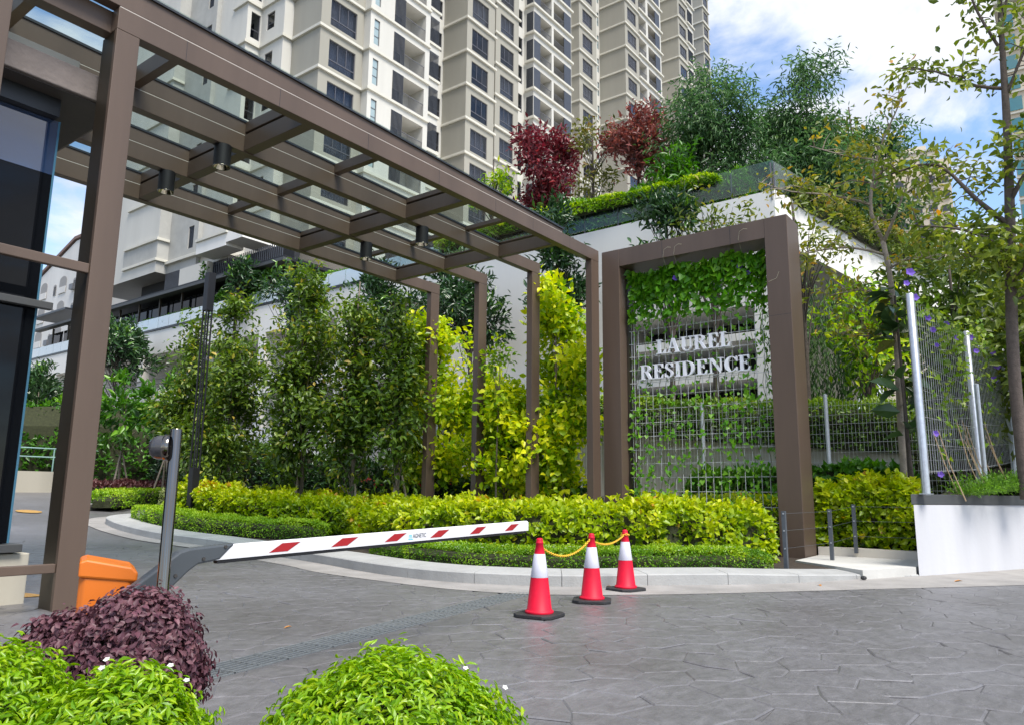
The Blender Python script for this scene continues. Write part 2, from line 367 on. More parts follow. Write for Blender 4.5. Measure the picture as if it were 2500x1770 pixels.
def limbs(mb, base, top, r0, tips, n, rng_=None, k=5):
    """trunk plus limbs that reach some of the twig tips"""
    base = Vector(base); top = Vector(top); ax = top-base
    pts = []
    for i in range(7):
        t = i/6; w = Vector((math.sin(t*5+base.x*3)*.035, math.cos(t*4+base.y*5)*.035, 0))*ax.length*.25
        pts.append(base+ax*t+w*(1 if 0 < i else 0))
    mb.tube(pts, [r0*(1-.75*i/6) for i in range(7)], 7)
    idx = rng.choice(len(tips), min(n, len(tips)), replace=False)
    for i in idx:
        tip = Vector(tips[i]); t = max(.12, min(.92, ((tip-base).dot(ax)/ax.length_squared)-.18-.1*random.random()))
        j = t*6; a = int(j); s = pts[a].lerp(pts[min(6, a+1)], j-a)
        mid = s.lerp(tip, .5)+Vector((0, 0, .06*(tip-s).length))
        mb.tube([s, mid, tip], [r0*.35*(1-t*.5), r0*.2*(1-t*.5), .004], 4, caps=False)

def tree(name, label, cat, base, top, r0, c, rad, lm, nt, per, size, ratio, spread, seed, droop=-.1, f=1.1, cut=-.12, bark=BARK, tpl=LITE, nl=26, group=None,
         shape=None, shell=.45, rnd_up=.25, outk=.6, crowns=None, upbias=.8, rand=.8, stakes=0, roff=0, nb=0, bs=(.34, .58)):
    t = thing(name, label, cat, (0, 0, 0), group)
    P = []; O = []
    if nb:                      # break each crown into irregular boughs
        rr0 = random.Random(seed); new = []
        for cc_, rr_ in (crowns or [(c, rad)]):
            for q in range(nb):
                v = Vector((rr0.gauss(0, 1), rr0.gauss(0, 1), rr0.gauss(0, 1))).normalized()*rr0.uniform(.25, .8); k = rr0.uniform(*bs)
                new.append((tuple(cc_[i]+v[i]*rr_[i] for i in range(3)), tuple(rr_[i]*k for i in range(3))))
        crowns = new
    for (cc_, rr_) in (crowns or [(c, rad)]):
        w = rr_[0]*rr_[1]*rr_[2]
        tot = sum(q[1][0]*q[1][1]*q[1][2] for q in (crowns or [(c, rad)]))
        p = in_crown(max(8, int(nt*w/tot)), cc_, rr_, seed, shell, f, cut, shape)
        P.append(p); O.append((p-np.array(cc_))/np.array(rr_)+np.array([0, 0, .15]))
    P = np.concatenate(P); O = np.concatenate(O)
    mb = MB(); limbs(mb, base, top, r0, P, nl); mb.build('trunk', bark, t, smooth=True)
    p, d, rt = sprays(P, O, per, spread, droop, outk, rand)
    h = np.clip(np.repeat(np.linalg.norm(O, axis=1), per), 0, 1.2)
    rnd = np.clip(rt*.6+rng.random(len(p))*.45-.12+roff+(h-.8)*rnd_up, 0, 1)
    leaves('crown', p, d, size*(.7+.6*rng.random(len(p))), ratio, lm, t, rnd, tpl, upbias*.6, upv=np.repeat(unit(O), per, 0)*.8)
    for i in range(stakes):
        a = 2*math.pi*i/max(1, stakes)+seed; s = MB()
        s.tube([(base[0]+math.cos(a)*.45, base[1]+math.sin(a)*.45, base[2]-.1), (base[0]+math.cos(a)*.05, base[1]+math.sin(a)*.05, base[2]+1.55)], .03, 6)
        s.build('stake', STAKE, t)
    return t

# ------------------------------------------------------------------ terrain height
def gz(y):
    if y < 11: return 0.
    if y < 19: return .0045*(y-11)**2
    if y < 32: return .288+.072*(y-19)
    return 1.224
gzv = np.vectorize(gz)

# ================================================================== SETTING: ground, road, kerb
def catmull(P, step=.15):
    P = [np.array(p, float) for p in P]; out = []
    for i in range(len(P)-1):
        a, b, c, d = P[max(i-1, 0)], P[i], P[i+1], P[min(i+2, len(P)-1)]
        n = max(2, int(np.linalg.norm(c-b)/step))
        for j in range(n):
            t = j/n
            out.append(.5*((2*b)+(-a+c)*t+(2*a-5*b+4*c-d)*t*t+(-a+3*b-3*c+d)*t**3))
    out.append(P[-1]); return np.array(out)
KERB = catmull([(15.5, 21.0), (12.2, 21.15), (10.6, 21.0), (9.55, 20.35), (9.12, 19.2), (8.93, 17.9), (8.86, 16.6), (8.95, 15.6), (9.02, 14.6), (8.95, 13.3), (8.75, 11.6),
                (8.45, 10.2), (8.1, 8.9), (7.92, 7.7), (8.02, 6.7), (8.6, 5.5), (9.5, 4.74), (9.95, 4.3), (10.7, 3.63), (11.6, 3.12), (12.64, 2.63), (13.45, 2.19)])
APR = catmull([(15.5, 21.7), (12.2, 21.9), (10.2, 21.7), (9.1, 20.7), (8.72, 19.3), (8.55, 18.1), (8.45, 16.7), (8.52, 15.6), (8.58, 14.5), (8.35, 12.6), (7.95, 10.6), (7.6, 9.4),
               (7.42, 7.7), (7.40, 6.5), (7.72, 5.4), (8.66, 4.32), (9.85, 3.34), (11.22, 2.3), (13.17, .82), (15.9, -.9), (19, -2.6)])
INN = np.concatenate([KERB, np.array([(14.4, 1.77), (15.3, 1.37), (16.16, .99), (17.6, .34), (19.3, -.45)])])
def arclen(P):
    d = np.concatenate([[0], np.cumsum(np.linalg.norm(np.diff(P, axis=0), axis=1))]); return d
def resample(P, n):
    d = arclen(P); s = np.linspace(0, d[-1], n); return np.stack([np.interp(s, d, P[:, 0]), np.interp(s, d, P[:, 1])], 1)

# far ground: one sheet to the horizon
gmb = MB()
xs = [-1200, -300, -80, -30, -10, 0, 10, 20, 30, 45, 80, 300, 1200]
ys = [-1200, -300, -60, -20, -6, 0, 6, 11, 12, 13, 14, 15, 16, 17, 18, 19, 22, 25, 28, 32, 50, 120, 400, 1200]
for i in range(len(xs)-1):
    for j in range(len(ys)-1):
        gmb.quad(*[(x, y, gz(y)-.06) for x, y in ((xs[i], ys[j]), (xs[i+1], ys[j]), (xs[i+1], ys[j+1]), (xs[i], ys[j+1]))])
gr = gmb.build('ground', mat('far_ground', (.12, .12, .10), .95, .2, .3)); gr['kind'] = 'structure'

# stamped concrete drive
m = bpy.data.materials.new('stamped_concrete'); m.use_nodes = True; t = m.node_tree; b = t.nodes['Principled BSDF']
g_ = t.nodes.new('ShaderNodeNewGeometry')
mp1 = t.nodes.new('ShaderNodeMapping'); mp1.inputs['Rotation'].default_value = (0, 0, R(-52)); mp1.inputs['Scale'].default_value = (1, 1.7, 1); t.links.new(g_.outputs['Position'], mp1.inputs['Vector'])
na = t.nodes.new('ShaderNodeTexNoise'); na.inputs['Scale'].default_value = .55; na.inputs['Detail'].default_value = 8; na.inputs['Roughness'].default_value = .62
nb = t.nodes.new('ShaderNodeTexNoise'); nb.inputs['Scale'].default_value = 7; nb.inputs['Detail'].default_value = 8; nb.inputs['Roughness'].default_value = .7; nb.inputs['Distortion'].default_value = .6
nc = t.nodes.new('ShaderNodeTexNoise'); nc.inputs['Scale'].default_value = 26; nc.inputs['Detail'].default_value = 6
t.links.new(g_.outputs['Position'], na.inputs['Vector']); t.links.new(mp1.outputs['Vector'], nb.inputs['Vector']); t.links.new(mp1.outputs['Vector'], nc.inputs['Vector'])
ra = t.nodes.new('ShaderNodeValToRGB'); ra.color_ramp.elements[0].position = .3; ra.color_ramp.elements[1].position = .72
ra.color_ramp.elements[0].color = (.098, .093, .093, 1); ra.color_ramp.elements[1].color = (.160, .157, .167, 1)
rb = t.nodes.new('ShaderNodeValToRGB'); rb.color_ramp.elements[0].position = .32; rb.color_ramp.elements[1].position = .74
rb.color_ramp.elements[0].color = (.74, .74, .74, 1); rb.color_ramp.elements[1].color = (1.36, 1.36, 1.36, 1)
mm = t.nodes.new('ShaderNodeMix'); mm.data_type = 'RGBA'; mm.blend_type = 'MULTIPLY'; mm.inputs['Factor'].default_value = .85
t.links.new(na.outputs['Fac'], ra.inputs['Fac']); t.links.new(nb.outputs['Fac'], rb.inputs['Fac'])
t.links.new(ra.outputs['Color'], mm.inputs['A']); t.links.new(rb.outputs['Color'], mm.inputs['B']); t.links.new(mm.outputs['Result'], b.inputs['Base Color'])
rr = t.nodes.new('ShaderNodeMapRange'); rr.inputs['To Min'].default_value = .30; rr.inputs['To Max'].default_value = .56
t.links.new(nb.outputs['Fac'], rr.inputs['Value']); t.links.new(rr.outputs['Result'], b.inputs['Roughness'])
bp = t.nodes.new('ShaderNodeBump'); bp.inputs['Strength'].default_value = .38; bp.inputs['Distance'].default_value = .010
ad = t.nodes.new('ShaderNodeMath'); ad.operation = 'ADD'; t.links.new(nb.outputs['Fac'], ad.inputs[0]); t.links.new(nc.outputs['Fac'], ad.inputs[1])
t.links.new(ad.outputs[0], bp.inputs['Height']); t.links.new(bp.outputs['Normal'], b.inputs['Normal'])
b.inputs['Specular IOR Level'].default_value = .55
ROAD = m
rmb = MB()
xs = [-8, -4, 0, 3, 6, 9, 12, 16, 22]
ys = [-14, -8, -4, 0, 4, 8, 11, 12, 13, 14, 15, 16, 17, 18, 19, 22, 25, 28, 30.8]
for i in range(len(xs)-1):
    for j in range(len(ys)-1):
        rmb.quad(*[(x, y, gz(y)-.010) for x, y in ((xs[i], ys[j]), (xs[i+1], ys[j]), (xs[i+1], ys[j+1]), (xs[i], ys[j+1]))])
road = rmb.build('road', ROAD); road['kind'] = 'structure'

# drain line (two lines bound the grating strip)
GA = np.array([1.6, 4.50]); GB = np.array([7.95, 5.70]); gd = (GB-GA)/np.linalg.norm(GB-GA); gn = np.array([-gd[1], gd[0]]); GW = .17
def clip_half(poly, p0, n):
    out = []
    for i in range(len(poly)):
        a, b_ = poly[i], poly[(i+1) % len(poly)]
        da, db = (a-p0).dot(n), (b_-p0).dot(n)
        if da >= 0: out.append(a)
        if da*db < 0: out.append(a+(b_-a)*(da/(da-db)))
    return out
def inside(P, q):
    c = False; n = len(P)
    for i in range(n):
        a, b_ = P[i], P[i-1]
        if (a[1] > q[1]) != (b_[1] > q[1]) and q[0] < (b_[0]-a[0])*(q[1]-a[1])/(b_[1]-a[1])+a[0]: c = not c
    return c
ISLAND = np.concatenate([KERB, np.array([(19.3, -.45), (24, 2), (24, 21)])])
# stamped stones: jittered honeycomb
s = .245; h = s*math.sqrt(3)/2; cells = []
def jit(i, j):
    r = random.Random((int(round(i*1000))*7919) ^ (int(round(j*1000))*104729)); return np.array([r.uniform(-.30, .30)*s, r.uniform(-.30, .30)*s])
for a in range(-16, 60):
    for b_ in range(-26, 48):
        cx, cy = a*1.5*s, (b_+(a % 2)*.5)*2*h
        if not seen(cx, cy, gz(cy), 60): continue
        d = cx*math.cos(YAW)+cy*math.sin(YAW)
        if d > 15.5 or d < 1.2: continue
        poly = []
        for k in range(6):
            w = math.pi/3*k; vx, vy = cx+s*math.cos(w), cy+s*math.sin(w)
            poly.append(np.array([vx, vy])+jit(round(vx, 3), round(vy, 3)))
        if inside(ISLAND, (cx, cy)) : continue
        for sg in (1, -1):
            pp = clip_half(poly, GA+gn*GW*sg, gn*sg)
            if len(pp) >= 3: cells.append((d, pp))
cells.sort(key=lambda q: q[0])
rest = MB()
for i, (d, pp) in enumerate(cells):
    c = sum(pp)/len(pp); k = len(pp)
    def ring(ins, z):
        r = []
        for p in pp:
            v = c-p; l = np.linalg.norm(v); q = p+v*min(.5, ins/max(l, 1e-6)); r.append((q[0], q[1], gz(q[1])+z))
        return r
    tz = random.uniform(-.0007, .0007)
    mb = rest if i >= 300 else MB()
    o_, i_ = ring(.0, -.0075), ring(.015, tz)
    for j in range(k): mb.quad(o_[j], o_[(j+1) % k], i_[(j+1) % k], i_[j])
    mb.poly(i_)
    if i < 300: mb.build('paving_stone', ROAD, road, normals=False)
rest.build('paving_stone_field', ROAD, road, kind='stuff', normals=False)

# apron: smooth concrete gutter strip along the kerb
n = 150; A_, B_ = resample(APR, n), resample(INN, n); amb = MB()
for i in range(n-1):
    q = [A_[i], A_[i+1], B_[i+1], B_[i]]
    amb.quad(*[(p[0], p[1], gz(p[1])+.004+.004*(k in (2, 3))) for k, p in enumerate(q)])
ap = amb.build('gutter', APRON); ap['kind'] = 'structure'

# kerb: sloping concrete edging in stones about 1.2 m long
kerb = bpy.data.objects.new('kerb', None); COL.objects.link(kerb); kerb['kind'] = 'structure'
kd = arclen(KERB); KT = kd[-1]
def kp(sv):
    x = np.interp(sv, kd, KERB[:, 0]); y = np.interp(sv, kd, KERB[:, 1])
    x2 = np.interp(sv+.05, kd, KERB[:, 0]); y2 = np.interp(sv+.05, kd, KERB[:, 1])
    x1 = np.interp(sv-.05, kd, KERB[:, 0]); y1 = np.interp(sv-.05, kd, KERB[:, 1])
    t_ = np.array([x2-x1, y2-y1]); t_ /= np.linalg.norm(t_); nn = np.array([-t_[1], t_[0]])
    end = max(0, min(1, (KT-sv)/3.6)); hgt = .03+.125*end
    prof = [(0, -.05), (0, hgt-.015), (.018, hgt), (.30, hgt+.02), (.58, hgt+.03), (.58, -.05)]
    return [(x+nn[0]*u, y+nn[1]*u, gz(y)+z) for u, z in prof], (x+nn[0]*.58, y+nn[1]*.58, hgt+.03)
sv = 0.; stone = 0
while sv < KT-.05:
    ln = 1.18+random.uniform(-.04, .04); e = min(KT, sv+ln); mb = MB(); rings = []
    for q in np.linspace(sv+.004, e-.004, 9): rings.append(kp(q)[0])
    nv = len(rings[0])
    for i in range(8):
        for j in range(nv-1): mb.quad(rings[i][j], rings[i+1][j], rings[i+1][j+1], rings[i][j+1])
    mb.poly(rings[0]); mb.poly(list(reversed(rings[-1])))
    mb.build('kerb_stone', CONC, kerb); sv = e; stone += 1

# planting bed soil
bed = MB(); prev = None
for q in np.linspace(.2, KT-.1, 90):
    p = kp(q)[1]
    if prev:
        bed.quad((prev[0]-.03, prev[1], gz(prev[1])+.10), (p[0]-.03, p[1], gz(p[1])+.10), (22.5, p[1], gz(p[1])+.16), (22.5, prev[1], gz(prev[1])+.16))
    prev = p
bo = bed.build('planting_bed', SOIL); bo['kind'] = 'structure'
# path slab between the portal and the planter, low beige edging behind it
pm = MB(); pm.prism([(12.3, 2.75), (13.42, 2.23), (15.2, 2.23), (15.2, 4.1), (13.4, 4.05)], 'z', .0, .14)
po = pm.build('path', mat('path_concrete', (.50, .49, .46), .85, .1, 2, bump=.2)); po['kind'] = 'structure'

# far end of the drive: second kerb, wall and railing
k2 = MB(); P2 = catmull([(9.6, 22.4), (10.6, 23.6), (12.0, 24.7), (14, 25.4), (18, 26)], .4)
for i in range(len(P2)-1):
    a, b_ = P2[i], P2[i+1]; tn = (b_-a)/np.linalg.norm(b_-a); nn = np.array([-tn[1], tn[0]])
    z0, z1 = gz(a[1]), gz(b_[1])
    for (u0, h0), (u1, h1) in (((0, 0), (0, .17)), ((0, .17), (.4, .2)), ((.4, .2), (.4, 0))):
        k2.quad((*(a+nn*u0), z0+h0), (*(b_+nn*u0), z1+h0), (*(b_+nn*u1), z1+h1), (*(a+nn*u1), z0+h1))
k2o = k2.build('far_kerb', CONC); k2o['kind'] = 'structure'
fb = MB(); prv = None
for p in P2:
    if prv is not None: fb.quad((prv[0]+.3, prv[1]+.3, gz(prv[1])+.12), (p[0]+.3, p[1]+.3, gz(p[1])+.12), (p[0]+6, 44, 1.5), (prv[0]+6-1.6*(prv is P2[0]), 44, 1.5))
    prv = p
fb.build('far_planting_bed', SOIL)['kind'] = 'structure'
w = tag(MB().box(-3, 12.5, 30.4, 30.7, .9, 1.86).build('low_wall', BEIGE_D), 'low beige wall closing the far end of the drive, below green railing', 'wall')
rl = thing('railing', 'thin green metal railing above the far low beige wall', 'railing')
GREENM = mat('green_metal', (.22, .36, .33), .5)
for z in (2.4, 2.72): MB().tube([(-2, 30.9, z), (14, 30.9, z)], .028, 6).build('rail', GREENM, rl)
me_ = MB().tube([(0, 0, 1.7), (0, 0, 2.72)], .025, 6).mesh('post', GREENM)
for x in np.arange(-2, 14.1, 1.3): place('post', me_, rl, (x, 30.9, 0))
# faded yellow road marks
mk = MB(); mk.prism([(3.35, 9.62), (3.75, 10.3), (3.9, 9.5)], 'z', .0065, .0085); mk.build('road_arrow', WHITEPAINT)['kind'] = 'structure'
mk = MB(); mk.poly([(8.8+.30*math.cos(w), 23.3+.45*math.sin(w), gz(23.3+.45*math.sin(w))+.012) for w in np.linspace(0, 6.0, 12)]); mk.build('road_marking', WHITEPAINT, normals=False)['kind'] = 'structure'

# drain grating
gt = thing('drain_grate', 'long galvanised drain grating set across the grey drive', 'drain')
GALV2 = mat('grate_steel', (.20, .215, .22), .5, .15, 20, metal=.2)
pit = MB(); P = lambda u, v, z: (GA[0]+gd[0]*u+gn[0]*v, GA[1]+gd[1]*u+gn[1]*v, z)
LEN = float(np.linalg.norm(GB-GA))
pit.quad(P(0, -GW, -.008), P(LEN, -GW, -.008), P(LEN, GW, -.008), P(0, GW, -.008)); pit.build('channel', DARKROOM, gt)
npan = 13; pl = LEN/npan
def obox(mb, u0, u1, v0, v1, z0, z1):
    n_ = len(mb.v); mb.v += [P(u0, v0, z0), P(u1, v0, z0), P(u1, v1, z0), P(u0, v1, z0), P(u0, v0, z1), P(u1, v0, z1), P(u1, v1, z1), P(u0, v1, z1)]
    for f in ((4, 5, 6, 7), (0, 1, 5, 4), (1, 2, 6, 5), (2, 3, 7, 6), (3, 0, 4, 7)): mb.f.append(tuple(n_+i for i in f)); mb.mi.append(0)
for i in range(npan):
    mb = MB(); u0, u1 = i*pl+.006, (i+1)*pl-.006
    for j in range(7):
        v = -GW+.012+j*(2*GW-.03)/6; obox(mb, u0, u1, v-.004, v+.009, -.007, .005)
    for u in (u0, u0+.012, (u0+u1)/2, u1-.014): obox(mb, u, u+.010, -GW+.004, GW-.004, -.007, .0065)
    mb.build('grate_panel', GALV2, gt, normals=False)

# ================================================================== CANOPY
can = thing('entrance_canopy', 'bronze steel and glass canopy spanning the drive on slim columns', 'canopy', (14, 8.3, 0))
can.location = (0, 0, 0)
YB = [8.25, 9.86, 11.47, 13.08]; BW = .16
ztop = lambda x: 6.70+(12.6-x)*.0226
for i, y in enumerate(YB):
    mb = MB()
    x0 = 3.43 if i == 0 else -2.2
    mb.box(x0, 14.10, y, y+BW, 6.34, 6.608)
    if i == 0: mb.box(-2.2, 3.62, y+.162, y+.18+BW, 6.34, 6.608)
    mb.build('beam', BROWN, can, bevel=.006)
    mb = MB(); mb.prism([(-2.2, 6.619), (12.62, 6.619), (12.62, ztop(12.62)), (-2.2, ztop(-2.2))], 'y', y+.001, y+(BW if i else .34 if False else BW)-.001)
    mb.build('upper_beam', BROWN, can, bevel=.005)
    MB().box(x0+.01, 12.61, y+.003, y+BW-.003, 6.609, 6.618).build('joint_strip', SEAL, can)
    # column with its face towards the drive
    MB().box(13.79, 14.10, y+.002, y+BW-.002, -.1, 6.338).build('column', BROWN, can, bevel=.006)
    if i: MB().box(-2.2, -1.95, y, y+BW, -.1, 6.338).build('column', BROWN, can)
for k_, (x, wdt, major) in enumerate([(-.2, .12, 0), (1.5, .16, 1), (2.75, .12, 0), (4.36, .12, 0), (6.12, .17, 1), (7.87, .12, 0), (9.62, .17, 1), (11.36, .12, 0), (12.5, .12, 1)]):
    for i in range(3):
        y0, y1 = YB[i]+BW+.001, YB[i+1]-.001
        MB().box(x, x+wdt, y0, y1, 6.66 if major else 6.63, ztop(x+wdt)-.012).build('cross_beam', BROWN, can, bevel=.004)
        if major: MB().box(x-.004, x+wdt+.004, y0, y1, 6.355, 6.615).build('lower_cross_beam', BROWN, can, bevel=.004)
xe = [-2.2, -.14, 1.58, 2.81, 4.42, 6.2, 7.93, 9.7, 11.42, 12.66]
ye = [8.215, 9.94, 11.55, 13.27]
for i in range(9):
    for j in range(3):
        mb = MB(); a, b_ = xe[i]+.006, xe[i+1]-.006; c, d = ye[j]+.004, ye[j+1]-.004
        mb.prism([(a, ztop(a)+.006), (b_, ztop(b_)+.006), (b_, ztop(b_)+.020), (a, ztop(a)+.020)], 'y', c, d)
        mb.build('glass_pane', GLASSR, can)
mb = MB(); mb.prism([(-2.2, ztop(-2.2)-.022), (12.64, ztop(12.64)-.022), (12.64, ztop(12.64)+.005), (-2.2, ztop(-2.2)+.005)], 'y', 8.222, 8.249); mb.build('edge_gasket', DARKM, can)
for i in range(1, 4):
    mb = MB(); mb.prism([(-2.2, ztop(-2.2)-.03), (12.62, ztop(12.62)-.03), (12.62, ztop(12.62)+.004), (-2.2, ztop(-2.2)+.004)], 'y', YB[i]-.014, YB[i]); mb.build('edge_gasket', DARKM, can)
# near posts: front flange, recessed channel behind
for x in (3.43, 2.15):
    MB().box(x, x+.26, 8.251, 8.31, -.05, 6.338 if x > 3 else 6.617).build('post', BROWN, can, bevel=.006)
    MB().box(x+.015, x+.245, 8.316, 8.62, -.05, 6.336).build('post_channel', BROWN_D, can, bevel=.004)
for z0, z1 in ((3.46, 3.565), (.37, .46)):
    MB().box(2.412, 3.428, 8.27, 8.34, z0, z1).build('rail', BROWN, can, bevel=.008)
    MB().box(-2.0, 2.148, 8.27, 8.34, z0, z1).build('rail', BROWN, can, bevel=.008)
# seams on the front beam faces
for x in (4.25, 5.6, 7.2, 8.8, 10.35, 11.55, 12.9):
    MB().box(x, x+.005, 8.2485, 8.251, 6.342, 6.607).build('seam', SOFFIT if False else DARKM, can)

# downlights
dl_b = MB().lathe([(.125, .0), (.125, .34)], k=28, closed=False); dl_b.lathe([(.118, .004), (.118, .33)], k=28, closed=False)
ring_ = MB().lathe([(.118, -.004), (.126, -.004), (.126, .006), (.118, .006), (.118, -.004)], k=28, closed=False)
refl = MB().lathe([(.117, .002), (.095, .06), (.055, .11), (.02, .12), (0.001, .12)], k=20, closed=False)
lampg = MB().lathe([(.001, .03), (.028, .035), (.032, .06), (.02, .10)], k=12, closed=False)
me1, me2, me3, me4 = dl_b.mesh('housing', BLACK, True), ring_.mesh('trim_ring', STEEL, True), refl.mesh('reflector', REFL, True), lampg.mesh('lamp', WPETAL, True)
mount = MB().box(-.13, .13, -.075, .075, .335, .343).mesh('mount', BROWN_D)
for (x, y), lb in zip([(5.82, 9.94), (5.82, 11.55), (10.16, 9.94), (10.16, 11.55)],
                      ['black cylinder downlight under the canopy, nearest and largest of the four', 'black cylinder downlight nearest the big bronze post, under the canopy',
                       'black cylinder downlight under the far end of the canopy, nearer to the sign portal', 'black cylinder downlight under the far end of the canopy, above the green column trees']):
    t_ = thing('downlight', lb, 'downlight', (x, y, 5.998), 'black cylinder downlights under the canopy')
    for n_, me in (('housing', me1), ('trim_ring', me2), ('reflector', me3), ('lamp', me4), ('mount', mount)): place(n_, me, t_)

# ================================================================== GUARDHOUSE
gh = thing('guardhouse', 'guardhouse with dark glass walls, beige plinth and overhanging roof at left', 'guardhouse')
MB().box(-4, 3.49, 9.08, 13.2, -.05, .52).build('plinth', BEIGE_D, gh, bevel=.012)
MB().box(-4, 3.39, 9.02, 13.1, .535, .62).build('sill', DARKGREY, gh, bevel=.006)
MB().box(-4, 3.40, 9.0, 9.085, 3.155, 3.235).build('transom', DARKGREY, gh, bevel=.006)
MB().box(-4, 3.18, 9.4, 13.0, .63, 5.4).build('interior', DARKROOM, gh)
for x0, x1 in ((-4, 1.2), (1.21, 3.262)):
    MB().box(x0, x1, 9.1, 9.112, .63, 3.15).build('glass_pane', GLASSD, gh)
    MB().box(x0, x1, 9.1, 9.112, 3.24, 4.72).build('glass_pane', GLASSD, gh)
    MB().box(x0, x1, 9.1, 9.112, 4.725, 5.38).build('upper_pane', GLASSU, gh)  # split off where the sky reflection shows; its blue is painted in
MB().box(3.27, 3.282, 9.116, 13.0, .63, 5.38).build('side_pane', GLASSD, gh)
MB().box(3.262, 3.284, 9.098, 9.113, .63, 5.385).build('glass_edge', EDGEG, gh)
MB().box(-4, 3.22, 8.98, 13.1, 5.385, 5.6).build('head_beam', DARKM, gh)
rf = MB().box(-4, 3.80, 8.70, 13.4, 5.61, 5.925).build('roof_slab', mat('fascia_brown', (.18, .15, .135), .8, .15, 4, bump=.5, bscale=12), gh, bevel=.012)
MB().box(-4, 3.294, 8.78, 13.2, 5.927, 6.04).build('roof_kerb', BEIGE_D, gh, bevel=.008)
MB().box(-4, 3.76, 8.74, 13.36, 5.595, 5.608).build('soffit', mat('soffit_dark', (.06, .05, .045), .7, .1), gh)
# ================================================================== SIGN PORTAL
pt = thing('sign_portal', 'tall bronze portal frame carrying the white LAUREL RESIDENCE letters on wire mesh', 'portal')
PX, PY0, PY1, PZ = 14.216, 4.12, 8.24, 6.60
MB().box(PX, PX+.74, PY0, PY0+.44, -.05, PZ).build('post', BROWN, pt, bevel=.008)
MB().box(PX, PX+.74, PY1-.44, PY1, -.05, PZ).build('post', BROWN, pt, bevel=.008)
MB().box(PX+.002, PX+.738, PY0+.442, PY1-.442, 6.20, PZ-.002).build('lintel', BROWN, pt, bevel=.006)
for y in (5.25, 6.75):
    MB().box(PX-.0005, PX+.003, y, y+.006, 6.205, 6.595).build('seam', DARKM, pt)
MB().box(PX-.0005, PX+.003, PY0+.004, PY0+.436, 4.62, 4.626).build('seam', DARKM, pt)
for y0, y1 in ((PY0+.441, PY0+.47), (PY1-.47, PY1-.441)):
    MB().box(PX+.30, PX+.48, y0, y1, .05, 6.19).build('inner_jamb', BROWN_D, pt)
wm = MB(); wx = 14.60
for y in np.linspace(4.64, 7.72, 20): wm.tube([(wx, y, .3), (wx, y, 6.1)], .006, 4)
for z in np.arange(.42, 6.1, .29): wm.tube([(wx+.009, 4.58, z), (wx+.009, 7.79, z)], .006, 4)
wm.tube([(wx, 7.66, .3), (wx, 7.66, 6.1)], .009, 6)
WIRE = mat('wire', (.62, .62, .62), .4, .1, 30)
wm.build('wire_mesh', WIRE, pt)
sp = MB()
for z in np.arange(.42, 6.1, .29): sp.tube([(wx, 7.66, z), (wx-.02, 7.80, z)], .007, 4)
sp.build('mesh_brackets', WIRE, pt)
# serif capitals, unit height: outlines in (u, v)
def rect(a, b, c, d): return [(a, c), (b, c), (b, d), (a, d)]
def arc(cx, cy, rx, ry, ix, iy, a0, a1, dx=0, dy=0, n=14):
    res = []
    for i in range(n):
        p, q = R(a0+(a1-a0)*i/n), R(a0+(a1-a0)*(i+1)/n)
        res.append([(cx+rx*math.cos(p), cy+ry*math.sin(p)), (cx+rx*math.cos(q), cy+ry*math.sin(q)), (cx+dx+ix*math.cos(q), cy+dy+iy*math.sin(q)), (cx+dx+ix*math.cos(p), cy+dy+iy*math.sin(p))])
    return res
def serif(c, w, v): return rect(c-w/2, c+w/2, 0, .055) if v == 0 else rect(c-w/2, c+w/2, .945, 1)
LET = {
 'L': (.70, [rect(.12, .32, 0, 1), serif(.22, .42, 1), rect(.0, .66, 0, .06), [(.50, .06), (.66, .06), (.70, .30), (.64, .30)]]),
 'A': (.98, [[(.12, .03), (.20, .03), (.50, 1), (.42, 1)], [(.38, 1), (.58, 1), (.90, .03), (.68, .03)], rect(.26, .70, .30, .37), serif(.15, .32, 0), serif(.79, .38, 0)]),
 'U': (.88, [rect(.12, .32, .30, 1), serif(.22, .40, 1), rect(.68, .75, .30, 1), serif(.71, .32, 1)]+arc(.435, .31, .315, .31, .215, .25, 180, 360, .03, 0)),
 'R': (.92, [rect(.12, .32, 0, 1), serif(.22, .42, 0), rect(.02, .40, .945, 1), rect(.30, .46, .50, .555)]+arc(.44, .75, .34, .25, .15, .195, -90, 90)+[[(.40, .52), (.60, .54), (.86, .05), (.66, .05)], serif(.80, .26, 0)]),
 'E': (.78, [rect(.12, .32, 0, 1), rect(.02, .70, .94, 1), rect(.02, .72, 0, .06), rect(.30, .52, .49, .55), [(.56, .94), (.70, .94), (.70, .74), (.65, .74)], [(.58, .06), (.72, .06), (.76, .28), (.70, .28)], rect(.49, .54, .40, .64)]),
 'S': (.66, arc(.33, .745, .26, .255, .12, .20, 20, 250)+arc(.33, .265, .29, .265, .13, .21, -160, 75)+[[(.10, .66), (.26, .56), (.56, .38), (.42, .50)], [(.16, .62), (.30, .66), (.52, .44), (.40, .40)], rect(.53, .58, .70, .96), rect(.05, .10, .04, .32)]),
 'I': (.44, [rect(.12, .32, 0, 1), serif(.22, .42, 0), serif(.22, .42, 1)]),
 'D': (.96, [rect(.12, .32, 0, 1), rect(.02, .44, 0, .055), rect(.02, .44, .945, 1)]+arc(.42, .5, .48, .5, .27, .445, -90, 90)),
 'N': (1.0, [rect(.14, .21, .03, 1), [(.10, 1), (.32, 1), (.86, 0), (.78, 0)], [(.32, 1), (.36, .92), (.86, .16), (.86, 0)], rect(.79, .86, .02, 1), serif(.17, .30, 0), serif(.16, .30, 1), serif(.82, .32, 1)]),
 'C': (.86, arc(.47, .5, .45, .5, .24, .445, 38, 322, .04, 0, 22)+[rect(.78, .84, .66, .98), rect(.78, .83, .04, .30)]),
}
